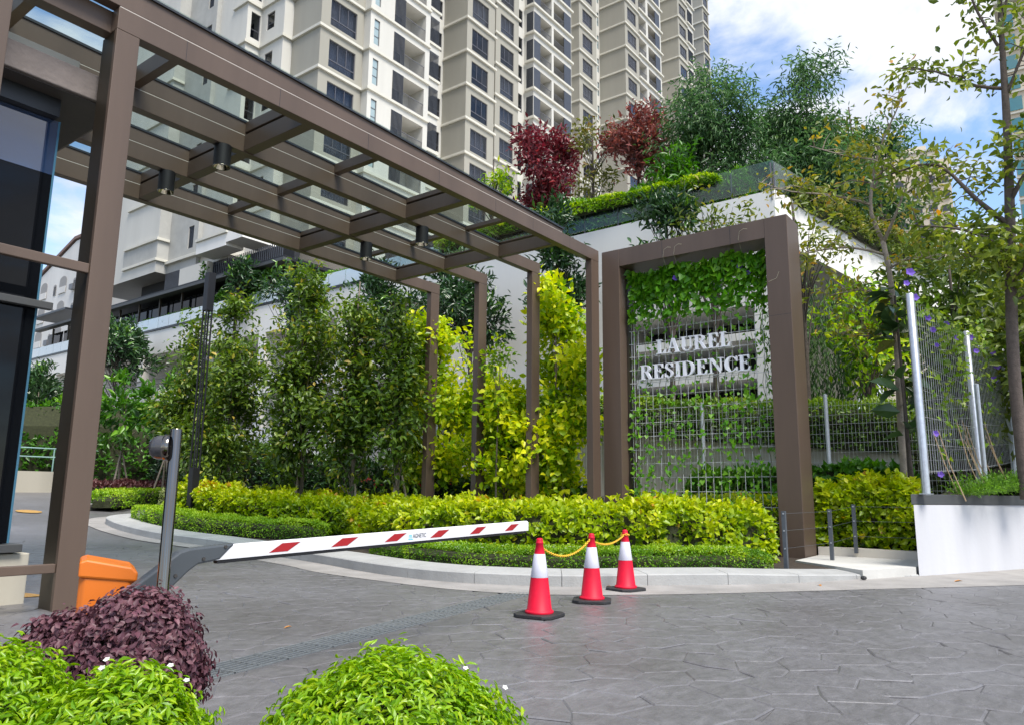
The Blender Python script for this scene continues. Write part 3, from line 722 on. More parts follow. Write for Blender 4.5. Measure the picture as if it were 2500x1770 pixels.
def word(txt, y0, y1, z0, hgt):
    wid = sum(LET[c][0] for c in txt)+.05*(len(txt)-1); sc = (y0-y1)/wid; u = 0
    for n_, c in enumerate(txt):
        mb = MB()
        for i, pl_ in enumerate(LET[c][1]):
            e = .0005*i; mb.prism([(y0-(u+p[0])*sc, z0+p[1]*hgt) for p in pl_], 'x', 14.525-e, 14.585+e*.5)
        mb.build('letter', LETTER, pt); u += LET[c][0]+.05
zb = lambda y: 0
word('LAUREL', 7.10, 5.46, 4.19, .31)
word('RESIDENCE', 7.50, 5.06, 3.665, .315)
MB().box(14.59, 14.597, 5.40, 7.16, 4.165, 4.18).build('letter_rail', WIRE, pt)
MB().box(14.59, 14.597, 5.0, 7.56, 3.64, 3.655).build('letter_rail', WIRE, pt)

# climbing vine on the mesh
vn = thing('climbing_vine', 'heart-leaved green vine climbing the wire mesh around the white letters', 'vine')
P_ = []
n0 = 1900
yy = rng.uniform(4.60, 7.70, n0); zz = 6.12-np.abs(rng.normal(0, 1, n0))*.36-.12*rng.random(n0)+.06*np.sin(yy*5)
zz = np.where(rng.random(n0) < .30, 6.08-rng.random(n0)*1.15, zz)
keep = zz > 4.75+.35*lump(np.stack([yy, yy*0, zz*0], 1), 1.3, 3)
P_.append(np.stack([wx-.04-np.abs(rng.normal(0, .07, n0)), yy, zz], 1)[keep])
n1 = 460; y1 = 4.62+rng.integers(0, 20, n1)*.162+rng.normal(0, .05, n1); z1 = rng.uniform(3.7, 5.5, n1)
P_.append(np.stack([wx-.03-np.abs(rng.normal(0, .04, n1)), y1, z1], 1))
strands = [(y+random.uniform(-.04, .04), random.uniform(.7, 1.2), random.uniform(3.6, 5.2)) for y in np.linspace(4.66, 7.7, 20)]
vm = MB()
for y, za, zb_ in strands:
    n2 = int((zb_-za)*random.choice([6, 9, 13, 15]))
    z2 = rng.uniform(za, zb_, n2); y2 = y+.05*np.sin(z2*6)+rng.normal(0, .035, n2)
    P_.append(np.stack([wx-.02-np.abs(rng.normal(0, .04, n2)), y2, z2], 1))
    vm.tube([(wx-.012, y+.05*math.sin(z*6), z) for z in np.arange(za-.4, min(6.05, zb_+1.2), .16)], .005, 4)
n3 = 140; P_.append(np.stack([wx-.03-np.abs(rng.normal(0, .06, n3)), rng.uniform(4.6, 7.7, n3), rng.uniform(.9, 3.4, n3)], 1))
P_ = np.concatenate(P_)
kill = ((P_[:, 2] > 3.62) & (P_[:, 2] < 4.52) & (P_[:, 1] > 5.0) & (P_[:, 1] < 7.5) & (rng.random(len(P_)) < .30))
kill |= (P_[:, 2] > 4.05) & (P_[:, 2] < 4.80) & (P_[:, 1] > 5.3) & (P_[:, 1] < 7.2) & (rng.random(len(P_)) < .40)
P_ = P_[~kill]
P_[(P_[:, 2] > 3.55) & (P_[:, 2] < 4.80) & (rng.random(len(P_)) < .96), 0] = 14.70
vm.build('stem', mat('vine_stem', (.10, .12, .03), .8), vn)
d_ = np.stack([-.5+0*P_[:, 0], rng.normal(0, .5, len(P_)), -.75+.3*rng.normal(size=len(P_))], 1)
big = np.where(P_[:, 2] > 5, .135, .088)*(.7+.55*rng.random(len(P_)))
o = leaves('foliage', P_[300:], d_[300:], big[300:], .95, LM_VINE, vn, np.clip(.25+.5*rng.random(len(P_)-300)+.12*(P_[300:, 2] < 4.8), 0, 1), HEART, .3)
leaf_objs(one_leaf('leaf', .95, leafmat('vine_leaf_single', [(0, (.05, .19, .008)), (1, (.17, .37, .018))], .38, .4, obj=True), HEART), P_[:300], d_[:300], big[:300], vn, .3)
def flower(name, loc, r, m, parent=None, n=5, face=(-.8, -.3, .3)):
    mb = MB(); f = Vector(face).normalized(); a = f.orthogonal().normalized(); b = f.cross(a); c = Vector(loc)
    for i in range(n):
        w0, w1, w2 = (2*math.pi*(i+q)/n for q in (0, .5, 1))
        e = lambda w, k, h: c+(a*math.cos(w)+b*math.sin(w))*r*k+f*r*h
        mb.quad(c-f*r*.25, e(w0, .8, .15), e(w1, 1.05, .2), e(w2, .8, .15))
    return mb.build(name, m, parent, normals=False)
for p, r in [((14.42, 6.55, 5.77), .075), ((14.42, 5.15, 5.78), .07), ((14.43, 5.0, 5.62), .06), ((14.45, 5.35, 5.9), .05)]: flower('flower', p, r, PURPLE, vn)
# loose tendrils curling over the lintel
for y, z in ((6.75, 6.16), (6.5, 6.18), (5.1, 6.22)):
    tm = MB(); tm.tube([(14.42, y, z-.15), (14.2, y-.02, z+.05), (14.17, y-.06, z+.20), (14.17, y-.14, z+.24), (14.17, y-.22, z+.22)], .0028, 4); tm.build('tendril', mat('tendril', (.42, .40, .28), .7), vn)
tm = MB(); tm.tube([(14.3, 4.62, 5.33), (14.19, 4.5, 5.30), (14.18, 4.36, 5.34), (14.17, 4.3, 5.46)], .003, 4); tm.build('tendril', MATS['tendril'], vn)

# ================================================================== BOOM BARRIER
bb = thing('boom_barrier', 'orange boom barrier with a lowered white arm with red stripes', 'barrier')
CBM = Matrix.Translation((2.0, 4.52, 0)) @ Matrix.Rotation(R(-24), 4, 'Z')      # local: x along the front, y into the cabinet
cw = .285
cab = MB(); cab.prism([(.03, 0), (cw-.03, 0), (cw, .03), (cw, .33), (cw-.03, .36), (.03, .36), (0, .33), (0, .03)], 'z', -.02, .70)
co_ = cab.build('cabinet', ORANGE, bb, bevel=.01); co_.matrix_basis = CBM
lid = MB(); lid.prism([(-.006, .705), (cw+.008, .668), (cw+.010, .720), (cw-.025, .752), (.03, .802), (-.006, .79)], 'y', -.012, .372)
lo_ = lid.build('lid', ORANGE, bb, bevel=.012); lo_.matrix_basis = CBM
BY = 4.30
br = MB(); br.prism([(2.80, .868), (2.50, .850), (2.44, .835), (2.10, .60), (2.10, .46), (2.22, .47), (2.50, .715), (2.56, .755), (2.66, .768), (2.70, .775)], 'y', BY-.035, BY+.035)
br.build('arm_bracket', BOOMG, bb, bevel=.012)
for x, z in ((2.25, .60), (2.42, .70), (2.59, .785), (2.73, .85)):
    bo_ = MB(); bo_.tube([(x, BY-.041, z), (x, BY-.034, z)], .011, 8); bo_.build('bolt', STEEL, bb)
piv = MB(); piv.tube([(2.12, BY-.05, .53), (2.12, BY+.12, .53)], .075, 20); piv.build('pivot', BOOMG, bb)
sl = .0245
zt = lambda x: .868+(x-2.95)*sl
zbm = lambda x: zt(x)-.090
arm = MB(); xa, xb = 2.70, 5.93
sec = lambda x: [(BY-.030, zbm(x)), (BY-.030, zt(x)-.014), (BY-.012, zt(x)), (BY+.012, zt(x)), (BY+.030, zt(x)-.014), (BY+.030, zbm(x))]
s0 = sec(xa); s1 = sec(xb); n_ = len(arm.v)
cut = lambda y, z: xa-.03+(z-zbm(xa))/.09*.13
A0 = [(cut(y, z), y, z) for y, z in s0]; A1 = [(xb, y, z) for y, z in s1]
for i in range(6): arm.quad(A0[i], A0[(i+1) % 6], A1[(i+1) % 6], A1[i])
arm.poly(A0); arm.poly(list(reversed(A1)))
arm.build('arm', BOOMW, bb)
rbm = MB()
n_ = len(rbm.v)
for x in (2.69, xb-.02): rbm.v += [(x, BY-.026, zbm(x)-.001), (x, BY+.026, zbm(x)-.001), (x, BY+.02, zbm(x)-.022), (x, BY-.02, zbm(x)-.022)]
for i in range(4): rbm.f.append((n_+i, n_+(i+1) % 4, n_+4+(i+1) % 4, n_+4+i)); rbm.mi.append(0)
rbm.f += [(n_, n_+1, n_+2, n_+3), (n_+7, n_+6, n_+5, n_+4)]; rbm.mi += [0, 0]
rbm.build('rubber_edge', RUBBER, bb, bevel=.004)
for xl, xr in ((3.05, 3.295), (3.56, 3.805), (4.07, 4.30), (4.57, 4.80), (5.065, 5.29), (5.56, 5.776)):
    w_ = (xr-xl); o_ = .10; stp = MB()
    stp.prism([(xl, zbm(xl)+.016), (xl+w_-o_, zbm(xl)+.016+sl*(w_-o_)), (xr, zt(xr)-.020), (xl+o_, zt(xl+o_)-.020)], 'y', BY-.0315, BY-.0302)
    stp.build('stripe', BOOMR, bb)
def text_mesh(txt, size, m, parent, name, mw, sx=1.0):
    cu = bpy.data.curves.new(name, 'FONT'); cu.body = txt; cu.size = size; cu.extrude = .0004; cu.offset = 0
    to = bpy.data.objects.new(name+'_src', cu); COL.objects.link(to)
    dg = bpy.context.evaluated_depsgraph_get(); me = bpy.data.meshes.new_from_object(to.evaluated_get(dg))
    bpy.data.objects.remove(to); me.materials.clear(); me.materials.append(m); me.name = name
    me.transform(Matrix.Diagonal((sx, 1, 1, 1)))
    return place(name, me, parent, mw=mw)
TM = Matrix(((1, 0, 0, 0), (0, 0, -1, 0), (0, 1, 0, 0), (0, 0, 0, 1)))     # text plane -> x right, z up, facing -y
tilt = Matrix.Rotation(-math.atan(sl), 4, 'Y')
text_mesh('m', .058, CYAN, bb, 'logo', Matrix.Translation((4.325, BY-.0312, zbm(4.33)+.026)) @ tilt @ TM, .85)
text_mesh('AGNETIC', .044, INK, bb, 'lettering', Matrix.Translation((4.372, BY-.0312, zbm(4.36)+.028)) @ tilt @ TM, .80)
ul = MB().box(4.322, 4.372, BY-.0315, BY-.0302, zbm(4.33)+.017, zbm(4.33)+.022).build('logo_underline', CYAN, bb)

# ================================================================== STEEL POST WITH DOME
sp_ = thing('sensor_post', 'polished steel post with a round sensor head, behind the plum shrub', 'post', (2.215, 4.02, 0))
MB().lathe([(.0315, -.05), (.0315, 1.52), (.029, 1.524)], k=24).build('tube', STEEL, sp_, autos=40)
hd = MB(); prof = [(.066, .0), (.066, .055), (.058, .08), (.04, .098), (.015, .105), (.001, .106)]
hd.lathe(prof, k=24)
ho = hd.build('sensor_head', mat('smoked_dome', (.05, .05, .055), .08, .1), sp_, autos=45)
dq = Vector((-.72, .62, 0)); ho.matrix_basis = Matrix.Translation(Vector((0, 0, 1.42))+dq*.03) @ dq.to_track_quat('Z', 'Y').to_matrix().to_4x4()
cl = MB().lathe([(.069, -.006), (.072, 0), (.072, .022), (.067, .03)], k=24, closed=False); co = cl.build('collar', STEEL, sp_, autos=40)
co.matrix_basis = ho.matrix_basis.copy()

# ================================================================== LAMP POST
lp = thing('lamp_post', 'slim black lamp post of four rods between solid base and head box', 'lamp post', (10.75, 18.45, gz(18.45)))
MB().box(-.10, .10, -.10, .10, -.05, 1.55).build('base', BLACK, lp, bevel=.01)
MB().box(-.105, .105, -.105, .105, 5.72, 6.78).build('head', BLACK, lp, bevel=.01)
rod = MB().tube([(0, 0, 1.5), (0, 0, 5.75)], .024, 8).mesh('rod', BLACK)
for dx in (-.08, .08):
    for dy in (-.08, .08): place('rod', rod, lp, (dx, dy, 0))

# ================================================================== TRAFFIC CONES AND CHAIN
def cone_parts():
    b_ = MB(); r = .215; q = .075
    pts = [(-r, -r+q), (-r+q, -r), (r-q, -r), (r, -r+q), (r, r-q), (r-q, r), (-r+q, r), (-r, r-q)]
    b_.prism(pts, 'z', .002, .034)
    c_ = MB().lathe([(.140, .034), (.143, .042), (.143, .054), (.133, .062), (.123, .07), (.0875, .375)], k=40, closed=False)
    w_ = MB().lathe([(.088, .375), (.089, .377), (.0565, .602), (.0555, .603)], k=40, closed=False)
    t_ = MB().lathe([(.055, .600), (.036, .700), (.039, .703), (.039, .716), (.033, .722), (.034, .738), (.029, .752), (.014, .757), (.001, .757)], k=32, closed=False)
    return [('base', b_.mesh('base', RUBBER)), ('body', c_.mesh('body', REDC, True)), ('sleeve', w_.mesh('sleeve', WHITEC, True)), ('top', t_.mesh('top', REDC, True))]
CP = cone_parts(); CPOS = [(6.36, 4.44, .12), (7.60, 4.58, .5), (8.80, 4.80, -.25)]
for (x, y, rz), lb in zip(CPOS, ['red and white traffic cone nearest the drain grating, in front of the other two', 'red and white traffic cone between two others, joined by yellow chain to both',
                                 'red and white traffic cone nearest the sign portal, yellow chain tied round its top']):
    t_ = thing('traffic_cone', lb, 'traffic cone', (x, y, .002), 'red and white cones in front of the kerb'); t_.rotation_euler = (0, 0, rz)
    for n_, me in CP:
        o = place(n_, me, t_)
        if n_ == 'base':
            bv = o.modifiers.new('bevel', 'BEVEL'); bv.width = .006; bv.segments = 2
def chain(name, a, b, sag, lb, link=.034):
    a, b = Vector(a), Vector(b); N = 60; pts = []
    for i in range(N+1):
        t_ = i/N; p = a.lerp(b, t_); p.z -= sag*4*t_*(1-t_); pts.append(p)
    ln = sum((pts[i+1]-pts[i]).length for i in range(N)); n_ = int(ln/(link*.74)); mb = MB(); j = 0; acc = 0
    for i in range(n_):
        t_ = (i+.5)/n_*N; k_ = min(N-1, int(t_)); p = pts[k_].lerp(pts[k_+1], t_-k_); tg = (pts[k_+1]-pts[k_]).normalized()
        sd_ = tg.cross(Vector((0, 0, 1))).normalized(); nn = sd_.cross(tg); w = sd_ if i % 2 else nn
        loop = [p+tg*(math.cos(q)*link*.5)+w*(math.sin(q)*link*.30) for q in np.linspace(0, 2*math.pi, 9)]
        mb.tube(loop, .0042, 5, caps=False)
    o = mb.build(name, CHAIN, smooth=True); return tag(o, lb, 'chain', 'yellow plastic chains strung between the cones')
top = lambda i, dz: (CPOS[i][0], CPOS[i][1], dz)
off = Vector((CPOS[1][0]-CPOS[0][0], CPOS[1][1]-CPOS[0][1], 0)).normalized()*.046
chain('chain', Vector(top(0, .665))+off, Vector(top(1, .690))-off, .13, 'yellow plastic chain sagging between the nearest cone and the next one')
off2 = Vector((CPOS[2][0]-CPOS[1][0], CPOS[2][1]-CPOS[1][1], 0)).normalized()*.046
chain('chain', Vector(top(1, .668))+off2, Vector(top(2, .690))-off2, .07, 'yellow plastic chain tied to the cone nearest the sign portal')
kn = MB()
for k_ in range(14):
    w = 2*math.pi*k_/11; c_ = Vector((CPOS[2][0]+.050*math.cos(w), CPOS[2][1]+.050*math.sin(w), .685+.008*math.sin(w*2)+.0012*k_))
    tg = Vector((-math.sin(w), math.cos(w), .2)); nn = Vector((0, 0, 1)) if k_ % 2 else Vector((math.cos(w), math.sin(w), 0))
    kn.tube([c_+tg*(math.cos(q)*.017)+nn*(math.sin(q)*.010) for q in np.linspace(0, 2*math.pi, 9)], .0042, 5, caps=False)
tag(kn.build('chain_knot', CHAIN, smooth=True), 'knot of yellow chain wound round the top of the farthest cone', 'chain')

# ================================================================== WIRE FENCE (dark posts, three wires)
POSTM = mat('post_grey', (.075, .085, .10), .5, .1)
def wire_fence(lb, posts, wires, zt_=.9):
    f = thing('wire_fence', lb, 'fence'); me = MB().box(-.035, .035, -.028, .028, -.05, zt_).mesh('post', POSTM)
    for p in posts: place('post', me, f, p)
    for z in wires:
        w_ = MB()
        for a, b in zip(posts[:-1], posts[1:]): w_.tube([(a[0], a[1], a[2]+z), (b[0], b[1], b[2]+z)], .0025, 5)
        w_.build('wire', POSTM, f)
    bt = MB()
    for p in posts:
        for z in wires: bt.tube([(p[0]-.045, p[1]-.005, p[2]+z), (p[0]-.034, p[1]-.005, p[2]+z)], .014, 6)
    bt.build('wire_clips', GALV, f)
wire_fence('low wire fence on slate grey posts turning the corner at the portal foot', [(12.1, 3.80, .16), (13.9, 3.58, .18), (14.92, 3.42, .26), (15.0, 2.32, .26)], (.25, .52, .78), .82)
wire_fence('low wire fence on dark posts half hidden in the golden hedge behind the canopy columns', [(13.25, 12.6, .12), (13.25, 11.25, .12), (13.25, 9.9, .12), (13.25, 8.62, .12)], (.35, .65, .88), .95)

# ================================================================== RIGHT: planter, tall mesh fence, plants
pl_ = thing('planter', 'white rendered planter wall with dark grey coping at the right', 'planter')
PF = [(13.454, 2.19), (16.16, .985), (19.0, -.3), (24, -2.6)]
front = MB(); nrm_in = Vector((.41, .91, 0))
outl = [PF[0], PF[1], PF[2], PF[3], (24.2, -2.2), (19.15, .02), (16.3, 1.30), (13.9, 2.36-.25), (13.9, 2.11)]
body = MB()
body.prism([PF[0], PF[1], PF[2], PF[3], (24.12, -2.35), (19.1, -.06), (16.26, 1.22), (13.70, 2.02+.17)], 'z', -.05, 1.095); body.build('wall', WHITE2, pl_)
body = MB(); body.box(14.0, 26, 2.03, 2.19, -.05, 1.09); body.build('side_wall', WHITE2, pl_)
cp = MB(); cp.prism([(13.43, 2.215), (16.15, .96), (19.0, -.33), (24, -2.63), (24.15, -2.30), (19.12, -.03), (16.28, 1.26), (13.74, 2.215)], 'z', 1.10, 1.262); cp.build('coping', DARKGREY, pl_, bevel=.008)
MB().box(14.0, 26, 2.0, 2.21, 1.10, 1.25).build('coping', DARKGREY, pl_, bevel=.008)
sb = MB()
for xa_, xb_ in ((13.8, 16), (16, 19), (19, 24), (24, 40)):
    za = 1.16+(xa_-13.8)*.075; zb2 = 1.16+(xb_-13.8)*.075
    lo = lambda x: max(-14, 2.36-(x-13.4)*.46)
    sb.quad((xa_, lo(xa_)-.0, za), (xb_, lo(xb_), zb2), (xb_, 2.05, zb2), (xa_, 2.05, za))
sb.build('soil', SOIL, pl_)
FP = [(13.62, 2.02, 1.25, 3.28), (17.8, 1.66, 1.45, 3.15), (21.6, 1.30, 1.75, 3.05), (25.4, .94, 2.05, 2.95)]
fn = thing('mesh_fence', 'tall galvanised mesh fence on round posts rising from the white planter', 'fence')
for i, (x, y, z, hh) in enumerate(FP):
    MB().lathe([(.062, 0), (.062, hh), (.05, hh+.012), (.001, hh+.02)], (x, y, z), 18).build('post', GALV, fn, autos=50)
    MB().box(x-.09, x+.09, y-.09, y+.09, z+.012, z+.026).build('foot_plate', GALV, fn)
    if i:
        a, b = FP[i-1], FP[i]; ln = math.hypot(b[0]-a[0], b[1]-a[1]); ux, uy = (b[0]-a[0])/ln, (b[1]-a[1])/ln; mb = MB()
        lerp = lambda p, q, t_: p+(q-p)*t_
        nw = int(ln/.15)
        for k_ in range(1, nw):
            t_ = k_/nw; x_, y_ = lerp(a[0], b[0], t_), lerp(a[1], b[1], t_); z0 = lerp(a[2], b[2], t_)+.32; z1 = lerp(a[2]+a[3], b[2]+b[3], t_)-.08
            mb.tube([(x_, y_, z0), (x_, y_, z1)], 0.0042, 3, caps=False)
        for z_ in np.linspace(.36, 3.05, 7):
            mb.tube([(a[0], a[1]-.006, a[2]+z_), (b[0], b[1]-.006, b[2]+z_-.2*(z_/3))], .0032, 3, caps=False)
        mb.build('mesh_panel', WIRE, fn)
# purple-flowered creeper on it
LM_FENCEV = leafmat('fence_vine_leaf', [(0, (.05, .12, .008)), (.6, (.15, .27, .015)), (1, (.33, .40, .03))], .4, .35)
mg = thing('flowering_creeper', 'creeper with purple trumpet flowers over the top of the tall mesh fence', 'creeper')
P_ = []
for i in range(24):
    x = rng.uniform(13.7, 25) if i > 8 else rng.uniform(13.8, 17.6); t_ = (x-13.62)/(25.4-13.62); y = 2.02+t_*(-1.08); zt_ = 4.5+.5*t_; n_ = rng.integers(8, 26)
    zz = zt_-rng.random(n_)*rng.uniform(.6, 3.0); P_.append(np.stack([x+.10*np.sin(zz*4)+rng.normal(0, .05, n_), y-.03+rng.normal(0, .06, n_), zz], 1))
n_ = 520; x = rng.uniform(13.75, 25.4, n_); t_ = (x-13.62)/11.78; P_.append(np.stack([x, 2.02-1.08*t_+rng.normal(0, .16, n_), 4.46+.50*t_+rng.normal(-.03, .17, n_)-.1*np.abs(rng.normal(size=n_))], 1))
P_ = np.concatenate(P_); d_ = np.stack([-.4+0*P_[:, 0], -.3+rng.normal(0, .5, len(P_)), -.6+.4*rng.normal(size=len(P_))], 1)
leaves('foliage', P_, d_, .092*(.6+.6*rng.random(len(P_))), .95, LM_FENCEV, mg, np.clip(.35+.55*rng.random(len(P_)), 0, 1), HEART, .3)
for p, r in [((13.72, 2.0, 4.93), .10), ((13.85, 1.98, 4.52), .09), ((14.5, 1.9, 4.28), .075), ((14.95, 1.9, 4.15), .08), ((15.1, 1.88, 3.9), .06), ((16.5, 1.7, 4.25), .07), ((17.9, 1.6, 4.5), .10), ((18.2, 1.55, 4.25), .08), ((20, 1.4, 4.5), .11),
             ((14.45, 1.93, 2.28), .075), ((14.6, 1.93, 1.6), .075), ((20.2, 1.35, 4.2), .12), ((19.9, 1.4, 3.85), .11), ((13.6, 2.05, 4.72), .07), ((16.0, 1.8, 4.45), .08)]:
    flower('flower', p, r*.8, PURPLE, mg, 5, (-.8, -.5, .25))
# bamboo stakes leaning in the planter
STK = mat('bamboo', (.42, .30, .18), .7, .2, 12)
lab = ['bamboo stake leaning at the foot of the mesh fence beside its first post', 'bamboo stake leaning behind the first one, below the purple flower']
for i in range(12):
    x = 14.3+i*.42+random.uniform(-.1, .1); y = 1.80-i*.035+random.uniform(-.25, .05); z = 1.17+(x-13.8)*.07; s_ = MB(); lx = -random.uniform(.25, .55)
    s_.tube([(x+.1, y-.1, z-.05), (x+lx*.5, y+.06, z+.55), (x+lx, y+.16, z+.9+random.uniform(0, .4))], [.010, .008, .006], 6)
    tag(s_.build('bamboo_stake', STK), 'thin tan bamboo stake leaning towards the tall mesh fence', 'stake', 'bamboo stakes leaning in the planter')
# ================================================================== WALLS WITH OPENINGS
def wall_open(mb, ax, c, u0, u1, z0, z1, ops, depth=.2, sgn=1, mi=0, back=None):
    """ax 'y': plane y = c running along x; ax 'x': plane x = c running along y. sgn: side the reveals go to."""
    us = sorted(set([u0, u1]+[o[0] for o in ops]+[o[1] for o in ops])); zs = sorted(set([z0, z1]+[o[2] for o in ops]+[o[3] for o in ops]))
    us = [u for u in us if u0-1e-6 <= u <= u1+1e-6]; zs = [z for z in zs if z0-1e-6 <= z <= z1+1e-6]
    Pt = (lambda u, z, d=0: (u, c+sgn*d, z)) if ax == 'y' else (lambda u, z, d=0: (c+sgn*d, u, z))
    for i in range(len(us)-1):
        run = None
        for j in range(len(zs)-1):
            um, zm = (us[i]+us[i+1])/2, (zs[j]+zs[j+1])/2
            hit = any(o[0] < um < o[1] and o[2] < zm < o[3] for o in ops)
            if not hit:
                if run is None: run = zs[j]
                end = zs[j+1]
            if (hit or j == len(zs)-2) and run is not None:
                mb.quad(Pt(us[i], run), Pt(us[i+1], run), Pt(us[i+1], end), Pt(us[i], end), mi); run = None
    for a, b, za, zb_ in ops:
        mb.quad(Pt(a, za), Pt(b, za), Pt(b, za, depth), Pt(a, za, depth), mi); mb.quad(Pt(a, zb_), Pt(b, zb_), Pt(b, zb_, depth), Pt(a, zb_, depth), mi)
        mb.quad(Pt(a, za), Pt(a, zb_), Pt(a, zb_, depth), Pt(a, za, depth), mi); mb.quad(Pt(b, za), Pt(b, zb_), Pt(b, zb_, depth), Pt(b, za, depth), mi)
        if back is not None: mb.quad(Pt(a, za, depth), Pt(b, za, depth), Pt(b, zb_, depth), Pt(a, zb_, depth), back)

# window meshes: local x across, z up, y inwards; drawn for planes that face -y
WCACHE = {}
def window(parent, ax, c, u0, u1, z0, z1, kind='bay', seed=0, curtain=True):
    w, h = round(u1-u0, 2), round(z1-z0, 2); key = (w, h, kind)
    if key not in WCACHE:
        f = MB(); t = .055 if kind != 'slot' else .04; d0, d1 = .07, .13
        f.box(0, t, d0, d1, 0, h); f.box(w-t, w, d0, d1, 0, h); f.box(t, w-t, d0, d1, 0, t); f.box(t, w-t, d0, d1, h-t, h)
        tz = .27*h
        if kind == 'bay':
            f.box(t, w-t, d0-.004, d1, tz, tz+.07)
            for q in (.34, .67): f.box(w*q-.025, w*q+.025, d0, d1, tz+.07, h-t)
        elif kind == 'slot':
            for q in (.34, .67): f.box(t, w-t, d0, d1, h*q-.02, h*q+.02)
        elif kind == 'pair':
            f.box(t, w-t, d0, d1, h*.35-.02, h*.35+.02)
        elif kind == 'louvre':
            k_ = max(3, int(h/.11))
            for i in range(k_): z = t+(h-2*t)*(i+.5)/k_; f.box(t, w-t, d0, d1+.02, z-.022, z+.022)
        g = MB().box(t, w-t, .095, .105, t, h-t)
        cu = MB(); n = 28; v0 = len(cu.v); ww = w*.98; zc = .03
        for i in range(n+1): cu.v += [(.01+ww*i/n, .34+.035*math.sin(i*2.1)+.02*math.sin(i*.7), zc), (.01+ww*i/n, .34+.035*math.sin(i*2.1)+.02*math.sin(i*.7), h-.02)]
        for i in range(n): cu.f.append((2*i, 2*i+2, 2*i+3, 2*i+1)); cu.mi.append(0)
        if kind == 'slot': g2 = FROST
        else: g2 = GLASSWIN
        WCACHE[key] = (f.mesh('window', SCREEN if kind == 'louvre' else FRAMEG), g.mesh('pane', g2), cu.mesh('curtain', CURTAIN, normals=False))
    f, g, cu = WCACHE[key]
    mw = Matrix.Translation((u0, c, z0)) if ax == 'y' else Matrix.Translation((c, u1, z0)) @ Matrix.Rotation(R(-90), 4, 'Z')
    o = place('window' if kind != 'louvre' else 'louvre', f, parent, mw=mw)
    if kind != 'louvre':
        place('pane', g, o)
        rr_ = random.Random(seed).random()
        if curtain and kind == 'bay' and rr_ < .6: place('curtain', cu, o)
    return o
def ledge(parent, pts, z, hh=.20, dd=.16, name='ledge', m=None):
    """moulding along a plan line; outside is to the camera's side (-x / -y)"""
    mb = MB()
    for a, b in zip(pts[:-1], pts[1:]):
        if abs(a[0]-b[0]) < 1e-6:
            y0, y1 = min(a[1], b[1]), max(a[1], b[1]); mb.box(a[0]-dd, a[0]-.003, y0-dd, y1-dd-.001, z-hh, z)
        else:
            x0, x1 = min(a[0], b[0]), max(a[0], b[0]); mb.box(x0-dd+.001, x1, a[1]-dd*.999, a[1]-.003, z-hh+.002, z-.002)
    return mb.build(name, m or TRIM, parent)

# ================================================================== MAIN TOWER
tw = thing('apartment_tower', 'cream and olive apartment tower with stepped bays rising behind the garden podium', 'apartment tower')
ZT = 92.0; ZS = 16.72; FH = 3.15
def floors(z0, lo=14, hi=90): return [z0+FH*k for k in range(-30, 40) if lo < z0+FH*k < hi]
def visw(x, y, z): return seen(x, y, z+1, 170) and px(x, y, z)[1] < 820
wc, wo, wg = MB(), MB(), MB()       # cream, olive, grey render
def vwall(mb, x, y0, y1, z0=ZS, ops=(), depth=.8): wall_open(mb, 'x', x, y0, y1, z0, ZT, list(ops), depth, 1, 0, 1)
def uwall(mb, y, x0, x1, z0=ZS, ops=(), depth=.8): wall_open(mb, 'y', y, x0, x1, z0, ZT, list(ops), depth, 1, 0, 1)
L0 = 32.85
wid = 0
def addw(ax, c, u0, u1, z0, z1, kind='bay'):
    global wid
    wid += 1
    window(tw, ax, c, u0, u1, z0, z1, kind, wid)
# 1 left wing
vwall(wc, 26.0, 52.0, 57.0)
for z in (17.75, 19.3, 22.45, 25.6, 28.75, 31.9): ledge(tw, [(26.0, 57), (26.0, 52), (26.8, 52)], z)
MB().box(25.99, 26.0, 52.0, 57, 17.76, 19.1).build('band', GREYR, tw)
uwall(wg, 52.0, 26.0, 26.85)
ops = [(48.72, 49.42, z+1.05, z+2.7) for z in floors(L0, 17, 44)]
vwall(wg, 26.85, 48.16, 52.0, ops=ops)
for o in ops: addw('x', 26.85, *o, kind='louvre')
uwall(wg, 48.16, 26.85, 27.18)
# 2 cream steps
vwall(wc, 27.18, 44.64, 48.16)
ops = [(27.5, 28.25, z+.42, z+2.44) for z in floors(L0, 17, 46)]
uwall(wc, 44.64, 27.18, 28.33, ops=ops)
for o in ops: addw('y', 44.64, *o, kind='pair')
ops = [(43.02, 43.95, z+1.02, z+2.33) for z in floors(L0, 17, 46)]
vwall(wc, 28.33, 41.87, 44.64, ops=ops)
for o in ops: addw('x', 28.33, *o, kind='pair')
uwall(wc, 41.87, 28.33, 29.1)
# 3 first olive bay
vwall(wo, 29.1, 38.73, 41.87)
ops = [(29.9, 32.25, z+.35, z+2.40) for z in floors(L0, 17, 46)]
uwall(wo, 38.73, 29.1, 32.93, ops=ops)
for o in ops: addw('y', 38.73, *o)
vwall(wc, 32.93, 38.07, 38.73)
for z in floors(L0, 17, 47): ledge(tw, [(27.18, 46.5), (27.18, 44.64), (28.33, 44.64), (28.33, 41.87), (29.1, 41.87), (29.1, 38.73), (32.93, 38.73), (32.93, 38.07), (39.10, 38.07)], z)
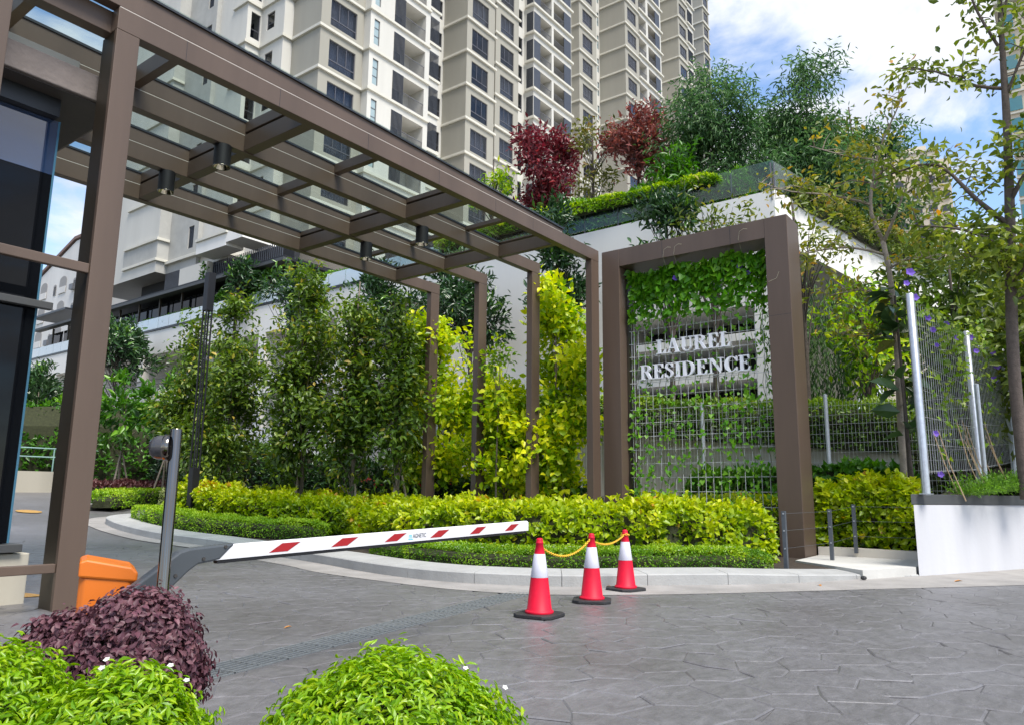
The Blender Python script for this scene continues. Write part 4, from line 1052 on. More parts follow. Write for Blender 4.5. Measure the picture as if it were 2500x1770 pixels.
# 4 cream balcony stack
def balcony_stack(y, x0, x1, fl, seg, ret=3.2):
    """seg: list of (xa, xb, kind) kind s = slatted screen, o = open balcony, c = column"""
    pass
fl = floors(L0, 17, 48)
ops = [(33.30, 33.84, z+.44, z+2.44) for z in fl]; bops = [(35.26, 38.60, z+.12, z+2.43) for z in fl]
wall_open(wc, 'y', 38.07, 32.93, 39.1, ZS, ZT, ops+bops, .25, 1, 0)
for o in ops: addw('y', 38.07, *o, kind='slot')
def screen_mesh(w, h, n, d=.05):
    mb = MB(); mb.box(0, w, 0, .03, 0, .04); mb.box(0, w, 0, .03, h-.04, h)
    for i in range(n): x = w*(i+.5)/n; mb.box(x-.022, x+.022, -.02, d, .04, h-.04)
    return mb.mesh('slat_screen', SCREEN)
def rail_mesh(w, h=1.05):
    mb = MB(); mb.box(0, w, -.025, .025, h-.045, h); mb.box(0, w, -.015, .015, .05, .09); n = int(w/.10)
    for i in range(n+1): x = w*i/n; mb.box(x-.008, x+.008, -.008, .008, .09, h-.045)
    return mb.mesh('railing', RAILM)
SM1, RM1 = screen_mesh(1.11, 2.31, 9), rail_mesh(2.22)
BACK = MB(); BACKM = MB()
doorf = MB(); doorf.box(0, 1.9, 0, .05, 0, .05); doorf.box(0, 1.9, 0, .05, 2.05, 2.1)
for q in (0, .62, 1.24, 1.85): doorf.box(q, q+.05, 0, .05, .05, 2.05)
DOORM, DOORG = doorf.mesh('sliding_door', DARKM), MB().box(.05, 1.85, .02, .03, .05, 2.05).mesh('pane', GLASSWIN)
def recess(x0, x1, y, z0, z1, dep):
    """balcony room behind an opening"""
    b = MB()
    b.quad((x0, y+dep, z0), (x1, y+dep, z0), (x1, y+dep, z1), (x0, y+dep, z1)); b.quad((x0, y+.25, z0), (x1, y+.25, z0), (x1, y+dep, z0), (x0, y+dep, z0))
    b.quad((x0, y+.25, z1), (x1, y+.25, z1), (x1, y+dep, z1), (x0, y+dep, z1)); b.quad((x0, y+.25, z0), (x0, y+dep, z0), (x0, y+dep, z1), (x0, y+.25, z1))
    b.quad((x1, y+.25, z0), (x1, y+dep, z0), (x1, y+dep, z1), (x1, y+.25, z1))
    b.build('balcony_lining', CREAM, tw, normals=False)
for z in fl:
    if not visw(37, 38, z): continue
    recess(35.26, 38.6, 38.07, z+.12, z+2.43, 1.7)
    place('slat_screen', SM1, tw, (35.26, 38.03, z+.12)); place('railing', RM1, tw, (36.38, 38.12, z+.12))
    d = place('sliding_door', DOORM, tw, (35.6, 39.68, z+.13)); place('pane', DOORG, d)
wc.quad((39.1, 38.07, ZS), (39.1, 41.85, ZS), (39.1, 41.85, ZT), (39.1, 38.07, ZT))
# 5 recess with service balconies
ops = [(42.95, 44.5, z+.55, z+2.35) for z in floors(L0+6.3, 17, 56)]
uwall(wc, 41.85, 39.1, 44.73, ops=ops)
for o in ops: addw('y', 41.85, *o, kind='pair')
SM2 = screen_mesh(1.75, 2.2, 12)
for z in floors(38.04, 17, 56):
    if not visw(41, 40, z): continue
    MB().box(39.2, 42.05, 39.6, 41.8, z-.22, z).build('service_slab', TRIM, tw); place('slat_screen', SM2, tw, (40.1, 39.66, z+.1))
    MB().box(39.2, 41.9, 39.72, 41.84, z-1.0, z-.225).build('service_upstand', CREAM, tw)
# 6 second olive bay
vwall(wo, 44.73, 39.1, 41.85)
ops = [(45.41, 47.68, z+.30, z+2.38) for z in floors(39.15, 17, 60)]
uwall(wo, 39.1, 44.73, 48.55, ops=ops)
for o in ops: addw('y', 39.1, *o)
for z in floors(39.15, 17, 60): ledge(tw, [(44.73, 41.9), (44.73, 39.1), (48.75, 39.1)], z)
wo.quad((48.55, 39.1, ZS), (48.55, 40.6, ZS), (48.55, 40.6, ZT), (48.55, 39.1, ZT)); uwall(wo, 40.6, 48.55, 49.72)
# 7 third bay, half a floor up
vwall(wo, 49.72, 39.9, 40.6)
ops = [(50.45, 52.52, z+.33, z+2.25) for z in floors(40.72, 17, 64)]
uwall(wo, 39.9, 49.72, 53.28, ops=ops)
for o in ops: addw('y', 39.9, *o)
for z in floors(40.72, 17, 64): ledge(tw, [(49.72, 40.6), (49.72, 39.9), (53.5, 39.9)], z)
wo.quad((53.28, 39.9, ZS), (53.28, 42, ZS), (53.28, 42, ZT), (53.28, 39.9, ZT))
ops = [(55.95, 56.75, z+.55, z+2.5) for z in floors(45.06, 17, 66)]
uwall(wc, 42.0, 53.28, 57.06, ops=ops)
for o in ops: addw('y', 42.0, *o, kind='pair')
# 8 corner balcony stack
fl = floors(45.06, 17, 70)
ops = [(57.10, 60.36, z+.06, z+2.30) for z in fl]+[(60.74, 64.18, z+.06, z+2.30) for z in fl]
wall_open(wc, 'y', 40.8, 57.06, 64.22, ZS, ZT, ops, .25, 1, 0)
opv = [(40.86, 41.7, z+.06, z+2.30) for z in fl]
wall_open(wc, 'x', 57.06, 40.8, 42.0, ZS, ZT, opv, .04, 1, 0)
PANEL = MB().box(0, 1.22, 0, .05, 0, 2.24); PANM = PANEL.mesh('privacy_panel', SCREEN); PANM2 = MB().box(0, 1.36, 0, .05, 0, 2.24).mesh('privacy_panel', SCREEN)
PANV = screen_mesh(.84, 2.24, 8); RM2 = rail_mesh(2.05)
for z in fl:
    if not visw(60, 40, z): continue
    for a, b in ((57.10, 60.36), (60.74, 64.18)): recess(a, b, 40.8, z+.06, z+2.30, 1.8)
    place('privacy_panel', PANM, tw, (57.08, 40.82, z+.06)); place('privacy_panel', PANM2, tw, (62.8, 40.82, z+.06))
    place('slat_screen', PANV, tw, mw=Matrix.Translation((57.05, 41.7, z+.06)) @ Matrix.Rotation(R(-90), 4, 'Z'))
    place('railing', RM2, tw, (58.3, 40.9, z+.06)); place('railing', RM2, tw, (60.74, 40.9, z+.06))
    d = place('sliding_door', DOORM, tw, (58.3, 42.55, z+.07)); place('pane', DOORG, d); d = place('sliding_door', DOORM, tw, (61.0, 42.55, z+.07)); place('pane', DOORG, d)
for z in fl: ledge(tw, [(57.06, 42), (57.06, 40.8), (64.4, 40.8)], z, .24, .22)
wc.quad((64.22, 40.8, ZS), (64.22, 42.5, ZS), (64.22, 42.5, ZT), (64.22, 40.8, ZT))
ops = [(65.2, 65.9, z+.7, z+2.3) for z in floors(45.06, 17, 70)]
uwall(wc, 42.5, 64.22, 66.69, ops=ops)
for o in ops: addw('y', 42.5, *o, kind='pair')
# 9 fourth bay
vwall(wo, 66.69, 41.3, 42.5)
ops = [(67.45, 69.65, z+.62, z+2.36) for z in floors(51.42, 17, 74)]
uwall(wo, 41.3, 66.69, 70.55, ops=ops)
for o in ops: addw('y', 41.3, *o)
for z in floors(51.42, 17, 74): ledge(tw, [(66.69, 42.5), (66.69, 41.3), (70.75, 41.3)], z)
wo.quad((70.55, 41.3, ZS), (70.55, 43, ZS), (70.55, 43, ZT), (70.55, 41.3, ZT))
ops = [(73.62, 74.05, z+.6, z+2.45) for z in floors(55.08, 17, 76)]
uwall(wc, 43.0, 70.55, 74.21, ops=ops)
for o in ops: addw('y', 43.0, *o, kind='slot')
# 10 fifth bay with balconies
vwall(wo, 74.21, 39.4, 43.0)
fl = floors(55.08, 17, 80)
ops = [(74.86, 77.12, z+.72, z+2.43) for z in fl]
uwall(wo, 39.4, 74.21, 77.82, ops=ops)
for o in ops: addw('y', 39.4, *o)
fb_ = floors(55.85, 17, 80)
ops = [(77.84, 79.94, z+.06, z+2.3) for z in fb_]+[(80.5, 83.95, z+.06, z+2.3) for z in fb_]
wall_open(wc, 'y', 39.42, 77.82, 84.25, ZS, ZT, ops, .25, 1, 0)
RM3 = rail_mesh(2.08); PANM3 = MB().box(0, 1.32, 0, .05, 0, 2.24).mesh('privacy_panel', SCREEN)
for z in fb_:
    if not visw(80, 39, z): continue
    for a, b in ((77.84, 79.94), (80.5, 83.95)): recess(a, b, 39.42, z+.06, z+2.3, 1.8)
    place('railing', RM3, tw, (77.85, 39.5, z+.06)); place('railing', RM3, tw, (80.5, 39.5, z+.06)); place('privacy_panel', PANM3, tw, (82.62, 39.44, z+.06))
    d = place('sliding_door', DOORM, tw, (80.7, 41.15, z+.07)); place('pane', DOORG, d)
for z in fl: ledge(tw, [(74.21, 43), (74.21, 39.4), (77.95, 39.4)], z)
for z in fb_: ledge(tw, [(77.95, 39.42), (84.5, 39.42)], z+.0, .24, .22)
wc.quad((84.25, 39.42, ZS), (84.25, 42.5, ZS), (84.25, 42.5, ZT), (84.25, 39.42, ZT)); uwall(wc, 42.5, 84.25, 89.87)
# 11 sixth bay
vwall(wo, 89.87, 39.4, 42.5)
ops = [(90.36, 92.62, z+.55, z+2.2) for z in floors(64.75, 17, 86)]
uwall(wo, 39.4, 89.87, 93.05, ops=ops)
for o in ops: addw('y', 39.4, *o)
for z in floors(64.75, 17, 86): ledge(tw, [(89.87, 42.5), (89.87, 39.4), (93.2, 39.4)], z)
ops = [(93.2, 95.1, z+.1, z+2.25) for z in floors(65.5, 17, 86)]
wall_open(wc, 'y', 39.42, 93.05, 95.3, ZS, ZT, ops, .5, 1, 0, 1)
SM4 = screen_mesh(1.5, 2.15, 8)
for z in floors(65.5, 17, 86):
    if visw(94, 39, z): place('slat_screen', SM4, tw, (93.55, 39.5, z+.1))
for z in floors(65.5, 17, 86): ledge(tw, [(93.2, 39.42), (95.5, 39.42)], z, .22, .2)
wc.quad((95.3, 39.42, ZS), (95.3, 62, ZS), (95.3, 62, ZT), (95.3, 39.42, ZT))
# roof, back, underside
RF = [(26, 57), (26, 52), (26.85, 52), (26.85, 48.16), (27.18, 48.16), (27.18, 44.64), (28.33, 44.64), (28.33, 41.87), (29.1, 41.87), (29.1, 38.73), (32.93, 38.73), (32.93, 38.07), (39.1, 38.07), (39.1, 41.85), (44.73, 41.85), (44.73, 39.1), (48.55, 39.1), (48.55, 40.6), (49.72, 40.6), (49.72, 39.9), (53.28, 39.9), (53.28, 42), (57.06, 42), (57.06, 40.8), (64.22, 40.8), (64.22, 42.5), (66.69, 42.5), (66.69, 41.3), (70.55, 41.3), (70.55, 43), (74.21, 43), (74.21, 39.4), (84.25, 39.42), (84.25, 42.5), (89.87, 42.5), (89.87, 39.4), (95.3, 39.42), (95.3, 62), (26, 62)]
sf = MB(); sf.poly([(x, y, ZS) for x, y in RF]); sf.build('soffit', SOFFIT, tw, normals=False)
sf = MB(); sf.poly([(x, y, ZT) for x, y in RF]); sf.build('roof', CREAM, tw, normals=False)
wc.quad((26, 62, ZS), (95.3, 62, ZS), (95.3, 62, ZT), (26, 62, ZT)); wc.quad((26, 57, ZS), (26, 62, ZS), (26, 62, ZT), (26, 57, ZT))
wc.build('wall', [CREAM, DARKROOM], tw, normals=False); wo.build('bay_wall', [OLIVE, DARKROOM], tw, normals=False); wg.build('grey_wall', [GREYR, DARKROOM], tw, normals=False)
# white boxes hanging below the first floor, with mouldings
for (y0, y1, z0, z1) in ((42.4, 45.9, 16.70, 17.6),):
    MB().box(25.55, 26.84, y0, y1, z0, z1).build('overhang', WHITE, tw); ledge(tw, [(25.55, y1+.1), (25.55, y0)], z1+.1, .18, .14)
MB().box(25.55, 28.9, 40.6, 42.38, 16.9, 17.6).build('overhang', WHITE, tw)
MB().box(26.6, 27.3, 44.7, 52.0, 17.38, 17.6).build('ledge', TRIM, tw)
for y0, y1 in ((46.4, 49.9),): MB().box(26.7, 27.2, y0, y1, 9.5, 16.7).build('pier', CREAM, tw)
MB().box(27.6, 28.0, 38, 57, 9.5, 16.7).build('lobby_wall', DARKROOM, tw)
lv = MB()
for y in np.arange(50.0, 51.9, .13): lv.box(26.72, 26.78, y, y+.05, 11.5, 16.7)
lv.build('slat_screen', SCREEN, tw)
window(tw, 'x', 26.69, 46.95, 47.7, 14.0, 16.3, 'louvre')
for y in np.arange(38.4, 46.2, .22): lv = MB()
lv = MB()
for y in np.arange(38.4, 46.2, .22): lv.box(27.0, 27.05, y, y+.05, 11, 16.6)
lv.build('slat_screen', SCREEN, tw)

# second tower far behind, at the right end
t2 = thing('apartment_tower', 'farther olive tower bay showing at the right edge of the big tower', 'apartment tower')
w2 = MB(); ops = [(123.12, 125.15, z+.6, z+2.35) for z in floors(85.83, 60, 112)]
wall_open(w2, 'y', 48.8, 122.6, 125.6, 14, 118, ops, .8, 1, 0, 1)
for o in ops: window(t2, 'y', 48.8, *o, 'bay', int(o[2]))
w2.quad((122.6, 48.8, 14), (122.6, 62, 14), (122.6, 62, 118), (122.6, 48.8, 118)); w2.quad((125.6, 48.8, 14), (125.6, 62, 14), (125.6, 62, 118), (125.6, 48.8, 118))
w2.quad((122.6, 48.8, 118), (125.6, 48.8, 118), (125.6, 62, 118), (122.6, 62, 118)); w2.build('bay_wall', [OLIVE, DARKROOM], t2, normals=False)
for z in floors(85.83, 60, 112): ledge(t2, [(122.6, 55), (122.6, 48.8), (125.75, 48.8)], z, .28, .2)

# ================================================================== PODIUM
pd = thing('podium', 'white car park podium with roof garden and glass balustrades behind the trees', 'building')
pw = MB(); X = 24.0; ZP = 11.26
ops = [(8.15, 13.3, 6.55, 7.45), (8.15, 13.3, 5.3, 6.3), (8.15, 13.3, 4.3, 5.0)]
wall_open(pw, 'x', X, 7.3, 22.0, 0, ZP, ops, 2.5, 1, 0, 1)
ops = [(22.6+6.6*i, 28.6+6.6*i, za, zb_) for i in range(7) for za, zb_ in ((7.6, 9.85), (4.6, 6.5))]
wall_open(pw, 'x', X, 22.0, 69.0, 0, 11.4, ops, 7, 1, 0, 2)
pw.quad((X, 22, ZP), (X, 22, 11.4), (40, 22, 11.4), (40, 22, ZP))
pw.quad((X, 69, 0), (60, 69, 0), (60, 69, 11.4), (X, 69, 11.4))
# deck
pw.quad((X, 7.3, ZP-.35), (33, 5.7, ZP-.35), (100, 22, ZP-.35), (X, 22, ZP-.35)); pw.quad((X, 22, 11.2), (100, 22, 11.2), (100, 69, 11.2), (X, 69, 11.2))
pw.build('wall', [WHITE, DARKROOM, mat('carpark_interior', (.20, .19, .18), .9, .2, .4)], pd, normals=False)
# curved ramp band going off to the right
band = MB(); soff = MB(); RP = catmull([(24.0, 7.3), (27, 6.75), (30, 6.25), (33, 5.75), (36.5, 5.0), (40, 3.8), (43, 2.2)], .8)
rd = arclen(RP); low = lambda s_: ZP-1.75-.02*s_
for i in range(len(RP)-1):
    (x0, y0), (x1, y1) = RP[i], RP[i+1]; za, zb_ = ZP-.012*rd[i]*0, ZP
    band.quad((x0, y0, low(rd[i])), (x1, y1, low(rd[i+1])), (x1, y1, zb_), (x0, y0, za))
    soff.quad((x0, y0, low(rd[i])), (x1, y1, low(rd[i+1])), (x1+1.2, y1+6, low(rd[i+1])), (x0+1.2, y0+6, low(rd[i])))
band.build('ramp_parapet', WHITE, pd, normals=False); soff.build('ramp_soffit', SOFFIT, pd, normals=False)
rw = MB(); rw.quad((24.05, 7.35, 0), (40, 11.5, 0), (40, 11.5, ZP), (24.05, 7.35, ZP)); rw.build('ramp_wall', WHITE, pd, normals=False)
# handrails in the car park openings
for z in (7.9, 8.2, 5.0, 5.3): MB().tube([(X-.03, 22.6, z), (X-.03, 68, z)], .03, 6).build('handrail', RAILM, pd)
dp = MB()
for i in range(7): dp.box(X+5, X+5.5, 25+6.6*i, 25.6+6.6*i, 0, 11)
dp.build('carpark_column', WHITE, pd)
# glass balustrades: panes one by one
gb = thing('glass_balustrade', 'row of frosted glass panes along the left podium edge', 'balustrade')
gm = MB().box(-.012, .012, .02, 1.28, 0, .72).mesh('glass_pane', GLASSW)
for y in np.arange(22.2, 68, 1.3):
    if seen(X, y, 12, 60): place('glass_pane', gm, gb, (X-.02, y, 11.55))
MB().box(X-.06, X+.05, 22.2, 68, 11.41, 11.54).build('base_rail', DARKM, gb)
g2 = thing('glass_balustrade', 'clear green glass balustrade in front of the roof garden trees', 'balustrade')
gm = MB().box(-.012, .012, .02, 1.46, 0, .95).mesh('glass_pane', GLASSB); st = MB().box(-.025, .025, -.02, .02, -.35, .97).mesh('stanchion', RAILM)
for y in np.arange(7.3, 21.9, 1.48): place('glass_pane', gm, g2, (X+.05, y, ZP+.12)); place('stanchion', st, g2, (X+.09, y, ZP)); 
rs = resample(RP, 14)
for i in range(13):
    a, b = rs[i], rs[i+1]; ang = math.atan2(b[1]-a[1], b[0]-a[0]); ln = np.linalg.norm(b-a)
    mw = Matrix.Translation((a[0], a[1]+.06, ZP+.12)) @ Matrix.Rotation(ang-math.pi/2, 4, 'Z') @ Matrix.Diagonal((1, ln/1.48, 1, 1))
    place('glass_pane', gm, g2, mw=mw); place('stanchion', st, g2, (a[0], a[1]+.08, ZP))
# verandah on the left deck
vr = thing('verandah', 'dark slatted verandah with flat roof on the podium below the tower', 'pergola')
MB().box(23.9, 30, 33.8, 58, 13.78, 14.0).build('roof', BLACK, vr)
MB().box(23.7, 24.2, 33.6, 66, 13.62, 13.80).build('fascia', DARKGREY, vr)
pm_ = MB().box(-.06, .06, -.06, .06, 11.4, 13.65).mesh('post', BROWN_D)
for y in np.arange(34, 66, 2.7): place('post', pm_, vr, (24.3, y, 0))
gp = MB().box(-.01, .01, .05, 2.6, 11.5, 13.4).mesh('glass_pane', GLASSD)
for y in np.arange(41, 63, 2.7): place('glass_pane', gp, vr, (24.6, y, 0))
sl_ = MB()
for y in np.arange(33.8, 46, .2): sl_.box(25.5, 25.56, y, y+.06, 11.4, 13.7)
sl_.build('slat_screen', SCREEN, vr); MB().box(28, 28.2, 33.8, 58, 11.3, 13.7).build('back_wall', DARKROOM, vr)
for x0, x1, y0, y1 in ((20.5, 24, 60, 66),):
    MB().box(x0+3, x1+3, y0, y1, 14.6, 14.75).build('skylight_frame', DARKM, vr)

# retaining wall, mesh fence and hedge bank behind the planting bed
rt = MB(); rt.prism([(3.0, -.1), (3.0, 2.3), (9.5, 3.3), (22, 3.75), (22, -.1)], 'x', 18.0, 18.35)
tag(rt.build('retaining_wall', BEIGE), 'cream retaining wall sloping down behind the sign portal', 'wall')
f2 = thing('mesh_fence', 'weld mesh fence on galvanised posts in front of the cream retaining wall', 'fence')
pm2 = MB().lathe([(.045, 0), (.045, 3.28), (.001, 3.3)], k=12).mesh('post', GALV)
ys_ = [1.5, 4.32, 7.15, 10.0, 12.85, 15.7, 18.5]
for i, y in enumerate(ys_):
    place('post', pm2, f2, (17.0, y, .12))
    if i:
        mb = MB()
        for yy_ in np.arange(ys_[i-1], y, .075): mb.tube([(17.0, yy_, .35), (17.0, yy_, 3.25)], .0028, 3, caps=False)
        for zz_ in np.arange(.35, 3.3, .2): mb.tube([(17.0, ys_[i-1], zz_), (17.0, y, zz_)], .0028, 3, caps=False)
        mb.build('mesh_panel', WIRE, f2)

# ================================================================== NEIGHBOURING BUILDINGS
def arch_win(w, h, d=.25, n=8):
    pts = [(0, 0), (w, 0)]+[(w/2+w/2*math.cos(q), h-w*.28+w*.28*math.sin(q)) for q in np.linspace(0, math.pi, n)]
    return pts
nb_ = thing('white_apartment_block', 'white apartment block with arched openings seen past the guardhouse', 'building')
WW = mat('old_white_render', (.66, .64, .61), .9, .12, .25, streak=1)
bw = MB(); bw.prism([(90, 0), (90, 28.5), (98, 32.9), (101, 32.9), (128, 24), (128, 0)], 'x', 40, 70); bw.build('wall', WW, nb_)
rm = MB(); rm.prism([(89.5, 28.4), (98, 33.1), (101.2, 33.1), (128, 24.3), (128, 24.6), (101.3, 33.5), (97.9, 33.5), (89.5, 28.8)], 'x', 39.8, 70); rm.build('roof', mat('roof_rust', (.20, .13, .11), .9), nb_)
NICHE = mat('niche_shade', (.30, .29, .28), .9, .1)
for zi, z in enumerate(np.arange(6.5, 31, 3.3)):
    for k_, y in enumerate(np.arange(91, 112, 2.9)):
        if not seen(40, y, z, 30) or z+3 > 31: continue
        big_ = k_ % 2 == 0
        w_, h_ = (2.0, 2.3) if big_ else (.8, 1.5)
        am = MB(); am.prism([(y+p[0], z+p[1]) for p in arch_win(w_, h_)], 'x', 39.94, 40.0); f_ = am.build('arched_opening', NICHE, nb_)
        if big_: MB().box(39.86, 39.93, y, y+w_, z, z+.85).build('parapet', WW, nb_)
        else:
            MB().box(39.90, 39.935, y+.1, y+w_-.1, z+.1, z+1.2).build('pane', GLASSD, nb_)
            if (zi+k_) % 3 == 0: MB().box(39.5, 39.9, y-.1, y+w_+.1, z-.1, z+.6).build('window_grille', RAILM, nb_)
n2_ = thing('cream_apartment_block', 'cream apartment block with dark red roof edge just left of the tower', 'building')
CP2 = mat('pink_cream_render', (.64, .58, .52), .9, .06, .3)
MB().box(48.5, 75, 100, 125, 0, 33.0).build('wall', CP2, n2_); MB().box(49.2, 75, 100.5, 125, 34, 38.6).build('upper_wall', CP2, n2_)
RR = mat('roof_red', (.13, .045, .035), .8)
MB().box(48.0, 75, 99.5, 125, 33.01, 33.9).build('roof', RR, n2_); MB().box(48.6, 75, 100, 125, 38.61, 39.1).build('roof', RR, n2_)
for y in np.arange(101, 122, 2.1):
    am = MB(); am.prism([(y+p[0], 34.4+p[1]) for p in arch_win(1.4, 3.4)], 'x', 49.12, 49.19); am.build('arched_opening', DARKGREY, n2_)
def slab_block(name, lab, x0, x1, y0, y1, zt_, m, gz0, step, parts_):
    b = thing(name, lab, 'building')
    wl = MB().box(x0, x1, y0, y1, 0, zt_).build('wall', m, b)
    return b
BB = mat('buff_render', (.62, .54, .42), .9, .05, .2)
b1 = thing('buff_apartment_block', 'distant buff apartment block with rooftop boxes seen through the yellowing tree', 'building', (171.5, 22.6, 0))
b1.rotation_euler = (0, 0, R(9.1))
MB().box(0, 22, -4.3, 4.2, 20, 74.0).build('wall', BB, b1); MB().box(1.2, 22, -6.6, -4.31, 20, 72.2).build('side_wall', BB, b1); MB().box(-1.5, 20, 4.21, 8.6, 20, 77.5).build('stair_tower', BB, b1)
MB().box(2, 16, -2.6, 2.2, 74.01, 76.2).build('plant_room', BB, b1); MB().box(-.25, 22.2, -4.5, 4.2, 74.02, 74.35).build('parapet', TRIM, b1)
WMB = MB().box(-.08, .12, 0, 1.6, 0, 1.6).mesh('window', SCREEN); SILL = MB().box(-.35, -.0, -.12, 1.72, -.22, 0).mesh('sill', TRIM)
TEAL = glassmat('teal_glass', (.2, .5, .5), .1, .05, (.08, .26, .28), .8); WMT = MB().box(-.08, .12, 0, 2.4, 0, 1.5).mesh('window', TEAL)
for z in np.arange(44.6, 69, 3.15):
    for y in (-3.7, -.9, 2.2): o = place('window', WMB, b1, (0, y, z)); place('sill', SILL, o)
    o = place('window', WMB, b1, (1.2, -6.2, z)); place('sill', SILL, o); o = place('window', WMB, b1, (-1.5, 5.6, z)); place('sill', SILL, o)
    MB().box(-.12, -.002, -4.3, 4.2, z-1.1, z-.9).build('ledge', TRIM, b1)
for y in (-3.6, .3): place('window', WMT, b1, (0, y, 71.2))
b2_ = thing('buff_apartment_block', 'buff apartment tower with teal bay windows cut by the right edge', 'building')
MB().box(121.5, 140, -12, 3.4, 10, 72.2).build('wall', BB, b2_); MB().box(120.6, 140, -12, 4.0, 72.21, 73.0).build('roof', TRIM, b2_)
wmt = MB().box(-.1, .05, 0, 1.5, 0, 2.0).mesh('window', TEAL)
for z in np.arange(30, 72, 3.2):
    for y in (2.2, -1.2): place('window', wmt, b2_, (121.44, y-.4, z))
    MB().box(121.2, 121.49, -12, 3.5, z-.55, z-.3).build('ledge', TRIM, b2_)
# ================================================================== VEGETATION
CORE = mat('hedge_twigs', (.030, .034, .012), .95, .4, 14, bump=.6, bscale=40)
def hedge(name, label, cat, path, width, height, lm, dens, size, ratio, bump=.10, tpl=LITE, singles=None, cut=.0, group=None, zoff=.12, gzf=True, freq=2.2, flowers=0, sprigs=0):
    t = thing(name, label, cat, group=group)
    P_ = catmull([p[:2] for p in path], .25); d = arclen(P_); ln = d[-1]
    def frame(sv):
        x = np.interp(sv, d, P_[:, 0]); y = np.interp(sv, d, P_[:, 1])
        x2 = np.interp(np.minimum(sv+.1, ln), d, P_[:, 0])-np.interp(np.maximum(sv-.1, 0), d, P_[:, 0]); y2 = np.interp(np.minimum(sv+.1, ln), d, P_[:, 1])-np.interp(np.maximum(sv-.1, 0), d, P_[:, 1])
        n = np.sqrt(x2*x2+y2*y2); return x, y, y2/n, -x2/n
    hts = [p[2] if len(p) > 2 else height for p in path]; wds = [p[3] if len(p) > 3 else width for p in path]
    q = np.linspace(0, ln, len(path)); H = lambda s: np.interp(s, q, hts); Wd = lambda s: np.interp(s, q, wds)
    area = ln*(2*height+width); n = int(area*dens)
    s = rng.uniform(-.0, ln, n); w = Wd(s); h = H(s)
    u = rng.uniform(0, 1, n)*(2*h+w)                  # around the section: side, top, side
    a = np.where(u < h, -w/2, np.where(u < h+w, u-h-w/2, w/2)); b = np.where(u < h, u, np.where(u < h+w, h, 2*h+w-u))
    oa = np.where(u < h, -1., np.where(u < h+w, (a/(w/2))*.5, 1.)); ob = np.where(u < h, .25, np.where(u < h+w, 1., .25))
    r = .10*np.minimum(1, np.minimum(w, h)); # rounded shoulders
    k = np.maximum(0, np.abs(a)-(w/2-.22*np.minimum(w, h*1.4)))*np.maximum(0, b-h*.6); a = a-np.sign(a)*k*.55; b = b-k*.9
    # ends
    e = np.minimum(s, ln-s); es = np.clip(e/.35, 0, 1); b = b*(.55+.45*np.sqrt(es)); a = a*(.5+.5*np.sqrt(es))
    x, y, nx, ny = frame(s)
    px_ = x+nx*a; py_ = y+ny*a
    zo = (lambda v: np.interp(v, q, zoff)) if isinstance(zoff, (list, tuple)) else (lambda v: zoff)
    g0 = (gzv(py_) if gzf else 0)+zo(s)
    p = np.stack([px_, py_, g0+b], 1)
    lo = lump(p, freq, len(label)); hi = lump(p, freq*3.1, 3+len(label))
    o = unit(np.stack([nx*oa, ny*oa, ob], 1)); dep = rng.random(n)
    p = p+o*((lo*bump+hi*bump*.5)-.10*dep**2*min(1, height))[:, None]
    p[:, 2] = np.maximum(p[:, 2], g0+.02)
    keep = (hi > -.45+cut) & ((b > .12*h) | (rng.random(n) < .6)); p, o, lo, hi, b2, h2, dep = p[keep], o[keep], lo[keep], hi[keep], b[keep], h[keep], dep[keep]
    dd = unit(o*.6+rng.normal(size=p.shape)*.6+np.array([0, 0, .12]))
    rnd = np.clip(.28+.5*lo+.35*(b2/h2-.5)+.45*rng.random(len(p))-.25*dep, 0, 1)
    sz = size*(.65+.6*rng.random(len(p)))
    k0 = 0
    if singles:
        cx = np.array([px(*a_) for a_ in p[:6000]]); dist = np.linalg.norm(p[:6000]-np.array([0, 0, CAM_H]), axis=1)
        face = (o[:6000]*unit(-p[:6000]+np.array([0, 0, CAM_H]))).sum(1)
        sc_ = np.where((cx[:, 0] > 0) & (cx[:, 0] < 2500) & (face > .2), sz[:6000]/dist*(1-dep[:6000]*.6), 0); idx = np.argsort(-sc_)[:300]
        leaf_objs(singles, p[idx], dd[idx], sz[idx], t, .5, upv=o[idx]); m_ = np.ones(len(p), bool); m_[idx] = False; p, dd, sz, rnd, o = p[m_], dd[m_], sz[m_], rnd[m_], o[m_]
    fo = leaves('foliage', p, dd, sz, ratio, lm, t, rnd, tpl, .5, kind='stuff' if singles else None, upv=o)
    if sprigs:
        ii = rng.choice(np.where(b2 > .8*h2)[0] if not singles else np.arange(len(p))[p[:, 2] > np.quantile(p[:, 2], .6)], sprigs); q0 = p[ii]; per_ = 9
        up_ = np.repeat(unit(np.stack([rng.normal(0, .35, sprigs), rng.normal(0, .35, sprigs), np.ones(sprigs)], 1)), per_, 0); ln_ = np.repeat(rng.uniform(.06, .24, sprigs)*size/.115, per_)
        pp_ = np.repeat(q0, per_, 0)+up_*(ln_*np.tile(np.linspace(.2, 1, per_), sprigs))[:, None]; dd_ = unit(rng.normal(size=pp_.shape)*.7+up_*.5)
        leaves('sprigs', pp_, dd_, size*(.6+.5*rng.random(len(pp_))), ratio, lm, t, np.clip(.55+.4*rng.random(len(pp_)), 0, 1), tpl, .6, kind='stuff')
    # twiggy core
    c = MB(); pr = None
